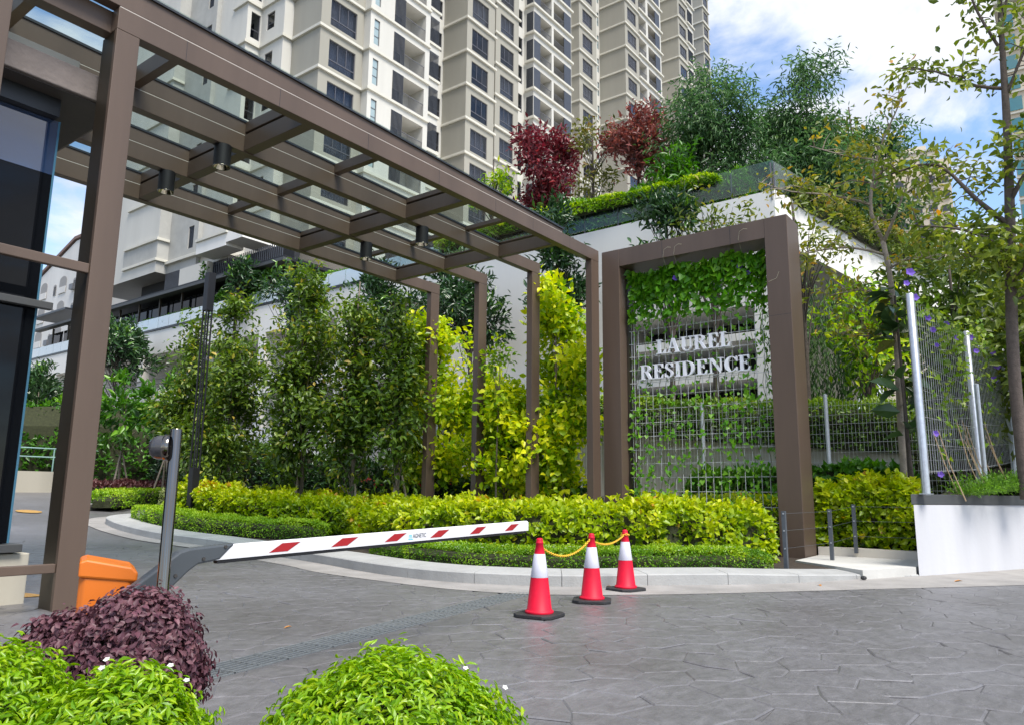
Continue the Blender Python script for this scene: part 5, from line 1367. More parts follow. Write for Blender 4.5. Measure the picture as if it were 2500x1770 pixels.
    for sv in np.linspace(.12, ln-.12, max(4, int(ln/.4))):
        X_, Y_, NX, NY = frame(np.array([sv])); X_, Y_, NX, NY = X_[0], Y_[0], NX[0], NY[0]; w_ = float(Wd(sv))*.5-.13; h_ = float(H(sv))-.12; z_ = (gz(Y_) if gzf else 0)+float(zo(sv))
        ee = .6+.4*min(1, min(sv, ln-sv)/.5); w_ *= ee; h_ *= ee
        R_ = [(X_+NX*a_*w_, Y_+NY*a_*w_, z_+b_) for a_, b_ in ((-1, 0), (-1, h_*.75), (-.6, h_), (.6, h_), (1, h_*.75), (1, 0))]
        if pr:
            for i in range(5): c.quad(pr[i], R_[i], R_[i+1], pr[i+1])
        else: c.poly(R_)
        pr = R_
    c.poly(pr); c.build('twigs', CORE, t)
    if flowers:
        tops = np.where(p[:, 2] > np.quantile(p[:, 2], .45))[0]; fm = MB()
        for i in rng.choice(tops, min(flowers, len(tops)), replace=False):
            q_ = p[i]+np.array([0, 0, .02]); a0 = random.random()*6
            for j in range(5):
                w0 = a0+j*1.2566; fm.quad(q_, (q_[0]+.011*math.cos(w0-.4), q_[1]+.011*math.sin(w0-.4), q_[2]+.006), (q_[0]+.022*math.cos(w0), q_[1]+.022*math.sin(w0), q_[2]+.004), (q_[0]+.011*math.cos(w0+.4), q_[1]+.011*math.sin(w0+.4), q_[2]+.006))
        fm.build('flowers', WPETAL, t, normals=False)
    return t
GL = one_leaf('leaf', .62, LM_GOLDO)
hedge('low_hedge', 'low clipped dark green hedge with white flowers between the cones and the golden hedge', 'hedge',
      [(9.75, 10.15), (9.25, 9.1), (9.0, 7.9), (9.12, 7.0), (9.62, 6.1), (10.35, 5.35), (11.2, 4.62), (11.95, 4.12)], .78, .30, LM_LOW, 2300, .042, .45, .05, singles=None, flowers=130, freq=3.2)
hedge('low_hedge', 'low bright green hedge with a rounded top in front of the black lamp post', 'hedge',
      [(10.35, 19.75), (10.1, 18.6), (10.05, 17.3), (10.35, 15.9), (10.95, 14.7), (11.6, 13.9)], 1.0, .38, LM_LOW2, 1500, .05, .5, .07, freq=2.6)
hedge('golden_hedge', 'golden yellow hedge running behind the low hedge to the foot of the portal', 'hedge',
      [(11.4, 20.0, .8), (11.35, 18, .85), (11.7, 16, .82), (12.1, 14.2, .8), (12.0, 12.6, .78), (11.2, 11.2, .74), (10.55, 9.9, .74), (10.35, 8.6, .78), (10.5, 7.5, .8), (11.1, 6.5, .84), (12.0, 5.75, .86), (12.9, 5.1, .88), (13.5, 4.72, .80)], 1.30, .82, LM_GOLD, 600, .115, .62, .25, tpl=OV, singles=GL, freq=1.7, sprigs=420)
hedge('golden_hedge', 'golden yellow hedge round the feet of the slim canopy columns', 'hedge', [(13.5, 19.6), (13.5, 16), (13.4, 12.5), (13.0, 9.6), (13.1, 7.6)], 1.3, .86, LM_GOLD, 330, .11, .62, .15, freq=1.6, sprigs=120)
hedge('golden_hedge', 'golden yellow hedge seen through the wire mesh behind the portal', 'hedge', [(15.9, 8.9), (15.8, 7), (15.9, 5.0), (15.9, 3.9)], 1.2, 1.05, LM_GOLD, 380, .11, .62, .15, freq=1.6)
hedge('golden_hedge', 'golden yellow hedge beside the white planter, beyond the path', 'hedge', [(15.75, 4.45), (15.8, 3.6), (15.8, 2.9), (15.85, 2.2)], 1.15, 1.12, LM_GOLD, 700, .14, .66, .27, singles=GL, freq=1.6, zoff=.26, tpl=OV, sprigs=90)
tag(MB().box(14.98, 15.2, 2.24, 4.10, -.05, .29).build('edging_wall', BEIGE), 'low cream edging wall under the golden hedge beyond the path', 'wall')
LM_HEDGE = leafmat('wall_hedge_leaf', [(0, (.03, .09, .006)), (.5, (.11, .22, .012)), (1, (.30, .42, .025))], .38, .35)
hedge('clipped_hedge', 'dark green hedge along the top of the cream retaining wall', 'hedge', [(18.0, 20.5, .9), (18.0, 13, .85), (18.0, 9, .85), (18.0, 5.5, 1.0), (18.0, 2.6, 1.05)], .9, .95, LM_HEDGE, 420, .11, .5, .18, zoff=[3.7, 3.4, 3.05, 2.5, 2.1], gzf=False, freq=1.2)
hedge('far_hedge', 'bright green low hedge on the second kerb beyond the island tip', 'hedge', [(10.6, 23.1), (11.7, 24.2), (13.2, 25.0), (15.5, 25.6)], 1.0, .42, LM_LOW2, 600, .075, .5, .08, zoff=.1)
hedge('ground_cover', 'dark maroon leafed ground cover behind the far bright green hedge', 'plant', [(11.0, 24.9), (12.6, 26.0), (15, 26.8)], 1.2, .55, LM_PURPG, 300, .13, .5, .12, zoff=.1)
hedge('variegated_shrub', 'pale variegated shrub at the end of the far bright green hedge', 'shrub', [(12.3, 22.9), (12.9, 22.4)], .8, .75, LM_VARI, 420, .12, .25, .15)
hedge('undergrowth', 'dark green shrubs under the column trees with a few red flowers', 'shrub', [(16.5, 31, 2.5), (15.6, 25, 2.2), (15.2, 20, 2.0), (15.2, 16, 1.9), (15.6, 12, 1.5), (15.8, 9.4, 1.35)], 1.4, 1.8, LM_DARK, 210, .17, .42, .28, freq=1.0)
hedge('undergrowth', 'broad leaved dark green shrubs at the foot of the mesh fence right of the portal', 'shrub', [(16.6, 7.5, 1.5), (16.65, 5.4, 1.6), (16.7, 3.8, 1.75), (16.7, 2.5, 1.75)], .6, 1.65, LM_SHRUB, 260, .21, .5, .25, freq=1.0)
hedge('far_undergrowth', 'tall green undergrowth behind the far green railing', 'shrub', [(4, 33.0, 2.2), (9, 33.5, 3), (14, 32, 3.4), (19, 31, 3.2)], 2.5, 3.0, LM_SHRUB, 90, .24, .5, .5, zoff=0, freq=.7)
for i, (x, y, z) in enumerate([(14.4, 15.9, 1.55), (14.4, 15.5, 1.45), (14.5, 14.3, 1.6), (14.4, 13.8, 1.4), (14.5, 12.9, 1.5)]):
    fm = MB()
    for j in range(14):
        w = random.random()*6.28; q = Vector((x+random.gauss(0, .06), y+random.gauss(0, .06), z+random.gauss(0, .04))); fm.quad(q, q+Vector((.03, .02, .03)), q+Vector((.0, .05, .04)), q+Vector((-.03, .02, .02)))
    tag(fm.build('flower_head', IXORA, normals=False), 'small orange red flower head in the dark undergrowth', 'flower', 'red flower heads in the dark undergrowth')

# ---- foreground shrubs: rosettes of leaves on a rounded mound
def mound(name, label, cat, c, rad, lm, single, ntip, per, size, ratio, seed, tpl=OV, spread=.012, flowers=(), outk=.55, droop=.02, blobs=None):
    t = thing(name, label, cat); P_ = []; O_ = []
    for c_, r_ in (blobs or [(c, rad)]):
        v = unit(rng.normal(size=(int(ntip), 3))); v[:, 2] = np.abs(v[:, 2])*1.0-.18*rng.random(len(v)); v = unit(v)
        k = 1+.07*lump(v, 2.3, seed)+.05*lump(v, 7, seed+2)
        dep = rng.random(len(v))**2.4*.22
        p = np.array(c_)+v*np.array(r_)*(k-dep)[:, None]; P_.append(p); O_.append(unit(v/np.array(r_)))
    P_, O_ = np.concatenate(P_), np.concatenate(O_); k = P_[:, 2] > .03; P_, O_ = P_[k], O_[k]
    n = len(P_); m_ = n*per; o = np.repeat(O_, per, 0); b = np.repeat(P_, per, 0)
    tg = rng.normal(size=(m_, 3)); tg = unit(tg-o*(tg*o).sum(1, keepdims=True))
    kk = rng.uniform(.05, .75, m_)[:, None]
    d = unit(o*kk*outk*1.6+tg+np.array([0, 0, droop]))
    p = b+o*rng.uniform(-.035, .012, m_)[:, None]+rng.normal(size=(m_, 3))*spread
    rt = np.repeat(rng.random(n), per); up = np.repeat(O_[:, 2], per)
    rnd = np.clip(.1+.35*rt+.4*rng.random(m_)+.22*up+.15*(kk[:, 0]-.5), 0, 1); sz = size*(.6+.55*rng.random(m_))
    dist = np.linalg.norm(p-np.array([0, 0, CAM_H]), axis=1); cx = np.array([px(*a_) for a_ in p]); face = (o*unit(np.array([0, 0, CAM_H])-p)).sum(1)
    sc_ = np.where((cx[:, 0] > -20) & (cx[:, 0] < 2500) & (cx[:, 1] < 1790) & (face > .1), sz/dist, 0); idx = np.argsort(-sc_)[:300]
    leaf_objs(single, p[idx], d[idx], sz[idx], t, .3, upv=o[idx]); mk_ = np.ones(m_, bool); mk_[idx] = False
    leaves('foliage', p[mk_], d[mk_], sz[mk_], ratio, lm, t, rnd[mk_], tpl, .3, kind='stuff', upv=o[mk_])
    cm = MB()
    for c_, r_ in (blobs or [(c, rad)]):
        prof = [(max(.001, .80*math.cos(q)*r_[0]), c_[2]+.80*math.sin(q)*r_[2]) for q in np.linspace(-.5, math.pi/2, 9)]
        cm.lathe(prof, (c_[0], c_[1], 0), 18)
    cm.build('twigs', CORE, t, smooth=True)
    for i in range(14):
        a = rng.random()*6.28; r = rng.random()*.5; q = (blobs or [(c, rad)])[0]
    for f_ in flowers:
        i = idx[int(np.argmin(np.linalg.norm(cx[idx]-np.array(f_), axis=1)-face[idx]*30))]; flower('flower', tuple(p[i]+o[i]*.03), 0.009, WPETAL, t, 5, tuple(o[i]*.6+np.array([-.5, -.3, .5])))
    return t
NL = one_leaf('leaf', .33, LM_NEARO); NP = one_leaf('leaf', .60, LM_PURPO)
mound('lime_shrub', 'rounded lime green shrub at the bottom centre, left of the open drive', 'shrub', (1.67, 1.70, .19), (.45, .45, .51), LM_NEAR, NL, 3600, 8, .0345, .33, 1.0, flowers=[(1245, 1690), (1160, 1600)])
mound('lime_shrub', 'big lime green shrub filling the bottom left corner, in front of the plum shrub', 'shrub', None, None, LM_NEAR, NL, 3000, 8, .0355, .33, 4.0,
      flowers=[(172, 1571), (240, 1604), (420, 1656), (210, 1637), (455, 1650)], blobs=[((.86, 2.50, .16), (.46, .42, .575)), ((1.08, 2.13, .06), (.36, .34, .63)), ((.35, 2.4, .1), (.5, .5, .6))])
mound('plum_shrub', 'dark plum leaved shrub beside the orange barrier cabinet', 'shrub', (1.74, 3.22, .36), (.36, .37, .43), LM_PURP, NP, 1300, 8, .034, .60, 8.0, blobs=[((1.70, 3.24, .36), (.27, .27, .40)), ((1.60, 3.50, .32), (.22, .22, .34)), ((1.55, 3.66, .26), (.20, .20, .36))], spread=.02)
# soil strip under the foreground shrubs
sp2 = MB(); sp2.prism([(-.6, 1.2), (1.2, 1.25), (2.35, 1.35), (2.05, 3.75), (1.3, 4.1), (-.6, 4.1)], 'z', -.02, .03); sp2.build('near_bed', SOIL)['kind'] = 'structure'

# ---- column trees behind the golden hedge
colm = lambda p: (np.abs(p[:, 2]) < 1)
def column(label, x, y, zb, zt_, r, nt, seed, lm=LM_COLUMN, per=9, size=.165, stakes=2, g='column trees along the drive', bow=0, **k):
    c = (x, y, (zb+zt_)/2); rad = (r, r, (zt_-zb)/2)
    return tree('column_tree', label, 'tree', (x+.1, y, gz(y)+.05), (x, y, zt_-.25), .065, c, rad, lm, int(nt*2.3), per, size, .46, .15, seed, -.25, 1.5, -.12, BARK, OV, 30, g, shell=.55, stakes=stakes, rnd_up=.2, nb=7, bs=(.50, .76), crowns=[((x, y, zb+(zt_-zb)*.26), (r*1.08, r*1.08, (zt_-zb)*.36)), ((x+.05, y-.1, zb+(zt_-zb)*.60), (r*.88, r*.88, (zt_-zb)*.30)), ((x, y, zb+(zt_-zb)*.84), (r*.5, r*.5, (zt_-zb)*.17))], **k)
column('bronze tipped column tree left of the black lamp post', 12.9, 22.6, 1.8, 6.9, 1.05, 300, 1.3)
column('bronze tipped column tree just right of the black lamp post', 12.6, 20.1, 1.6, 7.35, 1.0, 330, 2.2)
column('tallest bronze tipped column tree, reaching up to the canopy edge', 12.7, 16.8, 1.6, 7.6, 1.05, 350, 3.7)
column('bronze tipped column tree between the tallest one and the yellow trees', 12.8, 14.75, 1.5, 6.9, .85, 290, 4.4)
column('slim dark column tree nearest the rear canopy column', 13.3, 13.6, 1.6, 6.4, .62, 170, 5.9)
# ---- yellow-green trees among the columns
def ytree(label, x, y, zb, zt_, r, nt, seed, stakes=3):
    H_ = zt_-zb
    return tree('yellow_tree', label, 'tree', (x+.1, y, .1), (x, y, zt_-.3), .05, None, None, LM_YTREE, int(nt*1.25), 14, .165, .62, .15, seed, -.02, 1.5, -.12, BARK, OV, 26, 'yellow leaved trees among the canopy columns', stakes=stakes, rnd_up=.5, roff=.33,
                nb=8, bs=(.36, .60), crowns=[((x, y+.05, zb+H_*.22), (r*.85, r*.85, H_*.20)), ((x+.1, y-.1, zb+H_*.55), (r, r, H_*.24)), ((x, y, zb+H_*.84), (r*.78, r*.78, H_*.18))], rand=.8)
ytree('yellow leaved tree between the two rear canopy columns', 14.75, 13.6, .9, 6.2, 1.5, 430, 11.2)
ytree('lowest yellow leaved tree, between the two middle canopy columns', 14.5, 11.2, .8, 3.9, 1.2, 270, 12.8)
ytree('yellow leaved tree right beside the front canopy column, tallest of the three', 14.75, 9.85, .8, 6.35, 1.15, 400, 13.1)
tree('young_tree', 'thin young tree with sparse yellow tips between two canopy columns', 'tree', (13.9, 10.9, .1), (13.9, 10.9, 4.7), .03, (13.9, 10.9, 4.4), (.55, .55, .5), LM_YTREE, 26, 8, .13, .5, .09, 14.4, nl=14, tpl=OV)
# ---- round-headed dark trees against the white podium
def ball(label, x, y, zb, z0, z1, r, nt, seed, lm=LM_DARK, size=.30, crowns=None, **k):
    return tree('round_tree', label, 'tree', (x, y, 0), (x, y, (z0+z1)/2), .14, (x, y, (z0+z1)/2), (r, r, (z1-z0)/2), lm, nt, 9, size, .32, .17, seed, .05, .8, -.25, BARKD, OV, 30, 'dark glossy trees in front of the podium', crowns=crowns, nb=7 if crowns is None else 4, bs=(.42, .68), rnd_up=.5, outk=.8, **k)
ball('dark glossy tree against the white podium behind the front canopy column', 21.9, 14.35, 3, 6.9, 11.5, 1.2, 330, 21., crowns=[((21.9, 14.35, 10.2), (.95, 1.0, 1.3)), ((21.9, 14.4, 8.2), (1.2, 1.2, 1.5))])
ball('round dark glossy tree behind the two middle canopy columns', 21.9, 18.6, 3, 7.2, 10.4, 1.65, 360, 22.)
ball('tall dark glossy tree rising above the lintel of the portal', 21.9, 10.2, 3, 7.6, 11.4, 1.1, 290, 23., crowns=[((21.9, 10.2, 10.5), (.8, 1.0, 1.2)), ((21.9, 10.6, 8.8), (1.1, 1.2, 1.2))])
ball('dark glossy tree peeping out behind the tallest column tree', 21.5, 29.5, 3, 8.2, 12.2, 1.7, 230, 24.)
ball('dark glossy tree behind the slim column tree under the canopy edge', 21.5, 22.6, 3, 7.6, 10.8, 1.5, 230, 25.)
ball('dark round tree in front of the car park openings at left', 21.5, 46.5, 2, 7.2, 11.4, 2.2, 300, 26., size=.40)
ball('small dark tree on the left podium edge beside the lamp post head', 23.4, 37, 9, 11.3, 14.0, 1.1, 150, 27., size=.34)
ball('dark tree low between the guardhouse and the bronze post', 19.5, 52, 1, 5.6, 9.2, 1.9, 190, 28., size=.36)
# ---- broad leaved saplings at left
for lb, x, y, z1, r, sd_ in [('young broad leaved tree with pale stake just right of the big bronze post', 13.4, 28.0, 5.4, 1.5, 31.), ('young broad leaved tree behind the steel sensor post', 13.6, 25.2, 4.9, 1.2, 32.), ('sapling with rosettes of leaves left of the big bronze post', 12.0, 38.5, 6.4, 1.3, 33.),
                         ('leafy sapling close to the left of the big bronze post', 12.5, 33.4, 5.6, 1.2, 34.)]:
    tree('broadleaf_sapling', lb, 'tree', (x, y, gz(y)), (x, y, z1-.5), .05, (x, y, z1-1.2), (r, r, 1.25), LM_SHRUB if sd_ < 32.5 else LM_FIG, 60, 10, .36, .36, .10, sd_, .0, .9, -.2, BARK, OV, 20, 'broad leaved saplings along the far drive', outk=.9, stakes=3)
# ---- roof garden
def rtree(nm, lb, x, y, z0, z1, r, lm, nt, per, size, ratio, sd_, crowns=None, droop=-.1, spread=.25, cut=-.15, f=.8, nl=24, grp=None, **k):
    k.setdefault('nb', 5); k.setdefault('bs', (.38, .66))
    return tree(nm, lb, 'tree', (x, y, 10.9), (x, y, z1-.6), .11, (x, y, (z0+z1)/2), (r, r, (z1-z0)/2), lm, nt, per, size, ratio, spread, sd_, droop, f, cut, BARKD, LITE, nl, grp, crowns=crowns, **k)
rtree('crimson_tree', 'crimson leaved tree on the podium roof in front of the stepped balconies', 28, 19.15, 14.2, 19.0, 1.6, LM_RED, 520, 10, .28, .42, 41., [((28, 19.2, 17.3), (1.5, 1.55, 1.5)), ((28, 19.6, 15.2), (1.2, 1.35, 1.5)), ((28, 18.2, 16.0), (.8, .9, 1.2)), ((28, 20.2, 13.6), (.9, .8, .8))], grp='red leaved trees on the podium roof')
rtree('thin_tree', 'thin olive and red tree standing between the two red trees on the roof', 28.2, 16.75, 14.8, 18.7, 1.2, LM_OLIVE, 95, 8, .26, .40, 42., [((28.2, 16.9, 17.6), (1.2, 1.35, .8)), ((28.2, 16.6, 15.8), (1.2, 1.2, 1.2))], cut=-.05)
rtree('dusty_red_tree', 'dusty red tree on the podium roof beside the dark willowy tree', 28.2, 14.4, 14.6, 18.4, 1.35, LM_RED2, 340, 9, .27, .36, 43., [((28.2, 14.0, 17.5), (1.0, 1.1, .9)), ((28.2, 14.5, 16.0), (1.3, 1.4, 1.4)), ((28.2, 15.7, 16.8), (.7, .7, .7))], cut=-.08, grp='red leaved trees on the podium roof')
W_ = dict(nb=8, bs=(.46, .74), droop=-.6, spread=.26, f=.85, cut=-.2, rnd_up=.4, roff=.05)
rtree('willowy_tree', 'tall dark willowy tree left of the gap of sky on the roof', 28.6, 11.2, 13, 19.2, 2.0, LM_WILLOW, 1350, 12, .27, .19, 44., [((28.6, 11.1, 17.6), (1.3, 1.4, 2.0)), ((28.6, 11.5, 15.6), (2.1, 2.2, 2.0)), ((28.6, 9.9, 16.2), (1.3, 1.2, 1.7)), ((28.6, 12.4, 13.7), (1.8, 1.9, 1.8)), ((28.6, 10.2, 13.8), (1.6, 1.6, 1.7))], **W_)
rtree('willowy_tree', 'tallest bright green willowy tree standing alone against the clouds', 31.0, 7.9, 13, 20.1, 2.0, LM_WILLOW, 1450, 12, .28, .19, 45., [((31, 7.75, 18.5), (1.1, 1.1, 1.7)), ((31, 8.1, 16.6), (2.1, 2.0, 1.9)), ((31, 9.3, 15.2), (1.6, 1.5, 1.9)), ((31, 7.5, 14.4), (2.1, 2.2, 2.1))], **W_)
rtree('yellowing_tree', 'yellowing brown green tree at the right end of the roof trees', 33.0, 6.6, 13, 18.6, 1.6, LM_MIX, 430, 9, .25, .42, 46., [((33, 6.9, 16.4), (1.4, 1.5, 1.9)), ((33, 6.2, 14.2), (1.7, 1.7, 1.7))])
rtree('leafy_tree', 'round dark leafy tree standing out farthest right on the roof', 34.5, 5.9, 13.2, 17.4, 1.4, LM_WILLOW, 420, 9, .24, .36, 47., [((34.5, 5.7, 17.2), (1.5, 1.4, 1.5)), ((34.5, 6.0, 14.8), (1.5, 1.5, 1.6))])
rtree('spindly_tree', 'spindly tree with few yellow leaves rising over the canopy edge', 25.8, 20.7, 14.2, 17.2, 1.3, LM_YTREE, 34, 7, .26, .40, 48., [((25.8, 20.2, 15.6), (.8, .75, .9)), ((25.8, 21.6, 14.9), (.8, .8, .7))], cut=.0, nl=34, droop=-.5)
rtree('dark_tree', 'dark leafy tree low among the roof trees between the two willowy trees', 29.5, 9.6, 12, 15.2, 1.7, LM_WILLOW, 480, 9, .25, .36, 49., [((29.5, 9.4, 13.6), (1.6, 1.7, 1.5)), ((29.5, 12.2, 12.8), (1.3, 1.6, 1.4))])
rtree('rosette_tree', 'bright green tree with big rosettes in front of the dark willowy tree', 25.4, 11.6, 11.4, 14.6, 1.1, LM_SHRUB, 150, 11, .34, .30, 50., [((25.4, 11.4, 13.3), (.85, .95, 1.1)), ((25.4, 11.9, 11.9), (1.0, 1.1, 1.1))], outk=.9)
hedge('roof_hedge', 'golden green trailing hedge along the top of the roof garden balustrade', 'hedge', [(24.05, 22.5, .7), (24.05, 17.5, .6), (24.08, 14, .65), (24.1, 11.5, .5), (24.15, 9.2, .4)], .6, .6, LM_YTREE, 620, .13, .45, .16, zoff=11.95, gzf=False, freq=1.2)
hedge('roof_shrubs', 'green roof garden shrubs pressed against the inside of the clear balustrade', 'shrub', [(25.9, 21.5, 2.0), (25.9, 16, 2.3), (25.9, 11, 2.2), (26, 8.6, 2.0)], 1.2, 2.1, LM_SHRUB, 210, .22, .35, .35, zoff=10.95, gzf=False, freq=.9)
hedge('roof_hedge', 'trailing hedge with orange tips along the sloping right edge of the podium roof', 'hedge', [(25.2, 7.3, .9), (27.5, 6.8, 1.0), (30.5, 6.3, 1.2), (34, 5.6, 1.3), (38, 4.5, 1.2)], .7, 1.1, LM_MIX, 330, .17, .42, .3, zoff=11.1, gzf=False, freq=1.1)
hedge('deck_planting', 'green planting along the top of the left white glass panes', 'shrub', [(24.5, 26, .95), (24.5, 34, .9), (24.5, 44, .9), (24.5, 56, .85), (24.5, 66, .85)], .7, .9, LM_SHRUB, 190, .16, .42, .16, zoff=11.45, gzf=False, freq=.8)
hedge('verandah_creeper', 'leafy creeper covering the verandah front beside the lamp post head', 'creeper', [(24.3, 35.2, 2.2), (24.3, 38.5, 1.9), (24.3, 41.5, 1.2)], .5, 1.9, LM_SHRUB, 190, .2, .42, .3, zoff=11.4, gzf=False, freq=.9)
hc = thing('wall_creeper', 'narrow green creeper climbing the tower pier at left', 'creeper'); n_ = 420
z_ = rng.uniform(11.5, 16.4, n_); leaves('foliage', np.stack([26.3+rng.normal(0, .08, n_), 46.0+.5*(16.4-z_)/5*rng.random(n_)+rng.normal(0, .16, n_)-.1, z_], 1), rng.normal(size=(n_, 3))*.5+np.array([-.6, 0, -.5]), .22, .6, LM_SHRUB, hc)
# ---- right hand trees
FB = dict(bark=BARKD)
def branch_tree(nm, lb, trunk, rads, brs, lm, per, size, ratio, seed, bark, leafn=3, sub=5, spread=.16, tpl=OV, lift=.1, singles=None, drop=-.15):
    """trunk polyline, hand placed boughs, twigs off the boughs and leaves near the twig ends"""
    t = thing(nm, lb, 'tree'); mb = MB(); tr_ = catmull(trunk, .3); dd_ = arclen(tr_); mb.tube([tuple(p) for p in tr_], list(np.interp(dd_, np.linspace(0, dd_[-1], len(rads)), rads)), 9)
    P_ = []; O_ = []; rr_ = random.Random(seed)
    for bpath, r0, nt, reach in brs:
        bp_ = catmull(bpath, .25); db = arclen(bp_); mb.tube([tuple(p) for p in bp_], list(np.interp(db, [0, db[-1]], [r0, .008])), 6)
        for i in range(nt):
            s_ = db[-1]*(.22+.78*(i+rr_.random())/nt); q = Vector([np.interp(s_, db, bp_[:, k_]) for k_ in range(3)])
            dv = Vector((rr_.gauss(0, 1), rr_.gauss(0, 1), rr_.gauss(lift, .6))).normalized(); e = q+dv*reach*(.5+.7*rr_.random())
            md = q.lerp(e, .5)+Vector((0, 0, .06)); mb.tube([q, md, e], [.012, .008, .004], 4, caps=False)
            for k_ in range(sub):
                f_ = .35+.65*(k_+1)/sub; a_ = q.lerp(e, f_)+Vector((rr_.gauss(0, .07), rr_.gauss(0, .07), rr_.gauss(0, .05))); P_.append(a_); O_.append(dv)
    mb.build('trunk', bark, t, smooth=True)
    P_ = np.array([tuple(p) for p in P_]); O_ = np.array([tuple(p) for p in O_])
    p, d, rt = sprays(P_, O_, per, spread, drop, .7, .9); sz = size*(.6+.6*rng.random(len(p)))
    k_ = min(300, len(p)) if singles else 0
    if singles: leaf_objs(singles, p[:k_], d[:k_], sz[:k_], t)
    leaves('crown', p[k_:], d[k_:], sz[k_:], ratio, lm, t, np.clip(rt[k_:]*.55+.5*rng.random(len(p)-k_), 0, 1), tpl)
    return t
X0 = 15.5
RL = one_leaf('leaf', .46, leafmat('pale_leaf_single', [(0, (.10, .16, .02)), (.8, (.33, .40, .06)), (1, (.5, .45, .08))], .36, .35, obj=True))
branch_tree('tall_tree', 'tall thin trunked tree with loose pale leaves at the right edge', [(15.6, .80, 1.2), (15.5, .79, 3.2), (15.5, .72, 4.6), (15.5, .60, 6.2), (15.5, .50, 7.8), (15.5, .44, 9.3), (15.5, .35, 11.2), (15.5, .25, 12.6)], [.105, .10, .095, .085, .07, .05, .03, .012],
    [([(15.5, .62, 6.0), (15.3, 1.05, 6.5), (15.2, 1.6, 7.3), (15.2, 2.2, 7.35), (15.2, 2.9, 7.25)], .05, 17, .6), ([(15.5, .47, 8.6), (15.4, .9, 8.75), (15.3, 1.5, 9.2), (15.3, 2.1, 9.5)], .035, 9, .6), ([(15.5, .44, 9.3), (15.4, .75, 10.2), (15.4, .95, 11.2), (15.4, 1.2, 12.0)], .03, 12, .6),
     ([(15.5, .48, 8.4), (15.4, .1, 9.2), (15.3, -.4, 10.0)], .035, 13, .6), ([(15.5, .40, 10.0), (15.4, .1, 10.8), (15.4, -.2, 11.8)], .03, 12, .6), ([(15.5, .60, 6.4), (15.3, .2, 7.0), (15.2, -.3, 7.6), (15.2, -.9, 8.0)], .045, 18, .6),
     ([(15.5, .66, 5.4), (15.3, 1.0, 5.8), (15.0, 1.5, 6.0), (14.9, 2.0, 6.1)], .04, 15, .55), ([(15.5, .70, 4.9), (15.2, .3, 5.3), (15.0, -.2, 5.7)], .04, 18, .6), ([(15.5, .68, 5.1), (15.1, .9, 5.4), (14.7, 1.3, 5.3)], .03, 13, .5),
     ([(15.5, .7, 4.6), (15.9, .2, 4.9), (16.2, -.4, 5.1)], .035, 14, .6), ([(15.5, .3, 11.6), (15.5, .5, 12.4), (15.4, .6, 13.2)], .02, 8, .5)],
    LM_RIGHT, 6, .175, .48, 5, mat('bark_grey_brown', (.11, .085, .07), .9, .3, 10, bump=.6, bscale=40), sub=4, singles=RL)
branch_tree('forked_tree', 'pale forked tree with orange and yellow leaves right of the portal', [(16.4, 2.80, .1), (16.4, 2.78, 2.5), (16.4, 2.74, 4.3), (16.4, 2.76, 5.6), (16.4, 2.84, 6.4)], [.075, .07, .062, .055, .05],
    [([(16.4, 2.84, 6.4), (16.3, 3.0, 7.0), (16.3, 2.95, 7.6), (16.2, 2.75, 8.3), (16.2, 2.4, 9.0), (16.2, 2.1, 9.6)], .045, 15, .6), ([(16.4, 2.84, 6.35), (16.3, 2.5, 7.0), (16.3, 2.2, 7.7)], .04, 8, .55), ([(16.3, 3.0, 7.2), (16.0, 3.6, 7.45), (15.6, 4.4, 7.6), (15.4, 5.0, 7.9)], .03, 15, .6),
     ([(16.4, 2.80, 6.1), (16.1, 3.4, 6.3), (15.8, 4.2, 6.25), (15.5, 4.7, 6.0)], .03, 13, .55), ([(16.4, 2.77, 5.2), (16.2, 3.3, 5.4), (16.0, 3.9, 5.3)], .028, 11, .5), ([(16.3, 2.95, 7.5), (16.2, 2.7, 8.0), (16.0, 3.4, 8.3), (15.8, 4.0, 8.6)], .025, 11, .55),
     ([(16.4, 2.74, 4.5), (16.1, 3.2, 4.4), (15.9, 3.8, 4.5)], .025, 10, .5), ([(16.3, 2.3, 7.3), (16.1, 1.8, 7.5), (16.0, 1.4, 7.4)], .025, 9, .5), ([(16.4, 2.78, 5.8), (16.2, 2.3, 5.9), (16.0, 1.8, 5.7)], .025, 11, .5)],
    LM_FORK, 3, .155, .46, 9, mat('bark_pale', (.30, .25, .20), .9, .25, 10, bump=.5, bscale=40), sub=4)
# fiddle-leaf plant
ff = thing('fig_plant', 'thin stemmed plant with very large dark leaves beside the first mesh fence post', 'plant'); fm = MB(); fm.tube([(15.9, 2.62, .1), (15.92, 2.60, 3), (15.9, 2.62, 5.1)], [.045, .035, .02], 8); fm.tube([(15.7, 2.5, .1), (15.9, 2.62, 3.6)], [.03, .025], 6); fm.build('stem', BARKD, ff)
FIGL = one_leaf('leaf', .56, LM_FIG)
n_ = 46; z_ = np.concatenate([rng.uniform(4.2, 5.25, 26), rng.uniform(2.2, 4.1, 20)]); a_ = rng.random(n_)*6.28
me = one_leaf('leaf', .58, leafmat('fig_leaf_single', [(0, (.022, .05, .02)), (.85, (.055, .11, .03)), (1, (.22, .20, .04))], .3, .2, obj=True, spec=.6))
leaf_objs(me, np.stack([15.9+.06*np.cos(a_), 2.62+.06*np.sin(a_), z_], 1), np.stack([np.cos(a_), np.sin(a_), rng.normal(.05, .45, n_)], 1), .48*(.75+.5*rng.random(n_)), ff, 1.6)
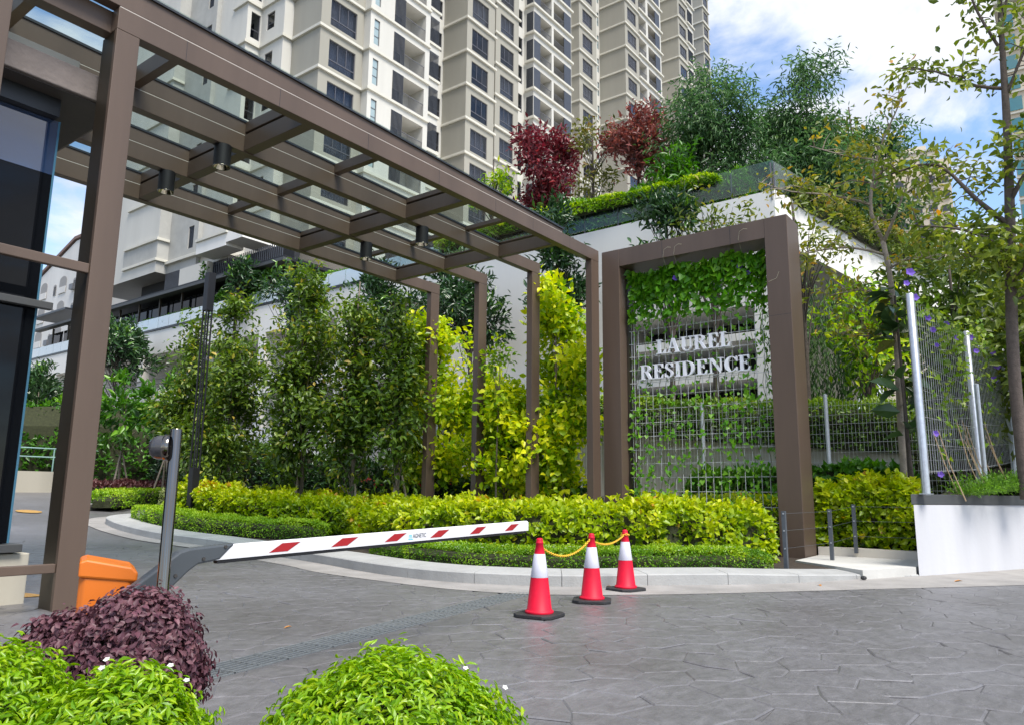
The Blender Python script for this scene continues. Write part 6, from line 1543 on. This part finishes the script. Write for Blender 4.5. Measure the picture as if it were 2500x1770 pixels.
# mass of greenery behind the right fence, tree by tree
def bgt(lb, x, y, z0, z1, r, nt, sd_, lm=LM_BG, size=.27, nm='background_tree', zb=.5, **k):
    return tree(nm, lb, 'tree', (x, y, zb), (x, y, z1-.8), .12, (x, y, (z0+z1)/2), (r, r, (z1-z0)/2), lm, nt, 9, size, .44, .24, sd_, -.15, .7, bark=BARKD, tpl=LITE, nl=26, group='trees behind the right mesh fence', **{'cut': -.2, **k})
bgt('olive green tree behind the middle of the tall mesh fence', 22.5, 2.4, 2.2, 8.2, 2.2, 330, 61.)
bgt('dark tree filling the gap right of the forked tree', 27.5, 2.6, 3, 10.6, 2.7, 330, 62., size=.32)
bgt('yellow green tree low behind the flowering creeper', 20.5, .2, 2, 7.6, 2.2, 330, 63., lm=LM_RIGHT)
bgt('dense green tree behind the tall trunk at the right edge', 24.5, -1.4, 2.5, 9.2, 2.8, 340, 64., size=.32)
bgt('bright yellow green shrub tree left of the fig plant', 19.6, 4.0, 3.4, 6.6, 1.0, 120, 66., lm=LM_YTREE, size=.2)
bgt('loose leafy tree in front of the ramp wall above the portal corner', 18.6, 5.2, 5.6, 9.3, 1.4, 48, 67., lm=LM_FORK, size=.2, cut=.02)
bgt('loose leafy tree just behind the portal lintel', 18.6, 7.4, 6.6, 9.4, 1.3, 70, 68., lm=LM_MIX, size=.19)
# weeping creeper on the ramp wall
hw = thing('weeping_creeper', 'dark weeping creeper hanging over the ramp wall right of the portal', 'creeper'); P_ = []; D_ = []
for i in range(340):
    x = rng.uniform(21.2, 23.3); y = 7.1-(x-21)*.05-rng.random()*2.9; zt_ = rng.uniform(4.0, 8.2)-.35*(7.1-y); ln = rng.uniform(.8, 2.6); n_ = int(ln*13)
    z_ = zt_-np.linspace(0, ln, n_); P_.append(np.stack([x+rng.normal(0, .05, n_), y+rng.normal(0, .05, n_), z_], 1)); D_.append(np.stack([rng.normal(-.2, .3, n_), rng.normal(0, .3, n_), -np.ones(n_)], 1))
P_, D_ = np.concatenate(P_), np.concatenate(D_); leaves('foliage', P_, D_, .19, .16, LM_CREEP, hw, None, LITE)
# juniper in the planter
jn = thing('juniper_shrub', 'feathery bright green shrub spreading over the dark planter coping', 'shrub'); P_ = []; D_ = []
for i in range(520):
    x = 14.6+rng.random()*3.0; y = 1.75-(x-13.6)*.43+rng.random()*(.5+.22*(x-14.6)); b_ = np.array([x, y, 1.2+(x-14)*.06]); dv = np.array([-.5+rng.normal()*.6, -.3+rng.normal()*.6, .9+.3*rng.normal()]); dv /= np.linalg.norm(dv); ln = rng.uniform(.15, .42)
    for k_ in np.linspace(.15, 1, 11): P_.append(b_+dv*ln*k_); D_.append(dv+rng.normal(size=3)*.55)
leaves('foliage', np.array(P_), np.array(D_), .07, .20, LM_JUN, jn, None, LITE)
# dry leaves on the ground
dl_ = one_leaf('dry_leaf', .5, DRY)
for (x, y, z, s_, a), lb in zip([(4.4, 5.75, .012, .075, 1.2), (13.0, 1.55, .018, .13, .4), (11.05, 3.05, .016, .10, 2.2), (16.0, 3.5, .215, .20, .7), (17.6, 3.2, .215, .20, 1.9), (8.95, 5.1, .016, .07, .2)],
    ['dry tan leaf lying alone on the grey drive short of the grating', 'dry leaf lying at the foot of the white planter', 'small dry leaf in the gutter left of the dark pebble', 'clump of brown leaves on the path near the portal', 'brown leaves on the path beside the white planter', 'tiny dry leaf in the gutter by the farthest cone']):
    o = place('fallen_leaf', dl_, None, mw=Matrix.Translation((x, y, z)) @ Matrix.Rotation(a, 4, 'Z') @ Matrix.Scale(s_, 4)); tag(o, lb, 'leaf')
pb = MB(); pb.lathe([(.03, 0), (.045, .02), (.035, .045), (.001, .055)], (12.2, 2.72, .016), 9); tag(pb.build('pebble', RUBBER), 'small dark pebble in the gutter near the white planter', 'stone')

hedge('background_shrubs', 'dense green shrubbery low behind the tall mesh fence and planter', 'shrub', [(27, 4.5, 5), (28, 1, 5.5), (28, -3, 6), (26, -8, 6)], 2.5, 5.2, LM_BG, 55, .30, .45, .6, zoff=0, gzf=False, freq=.6)
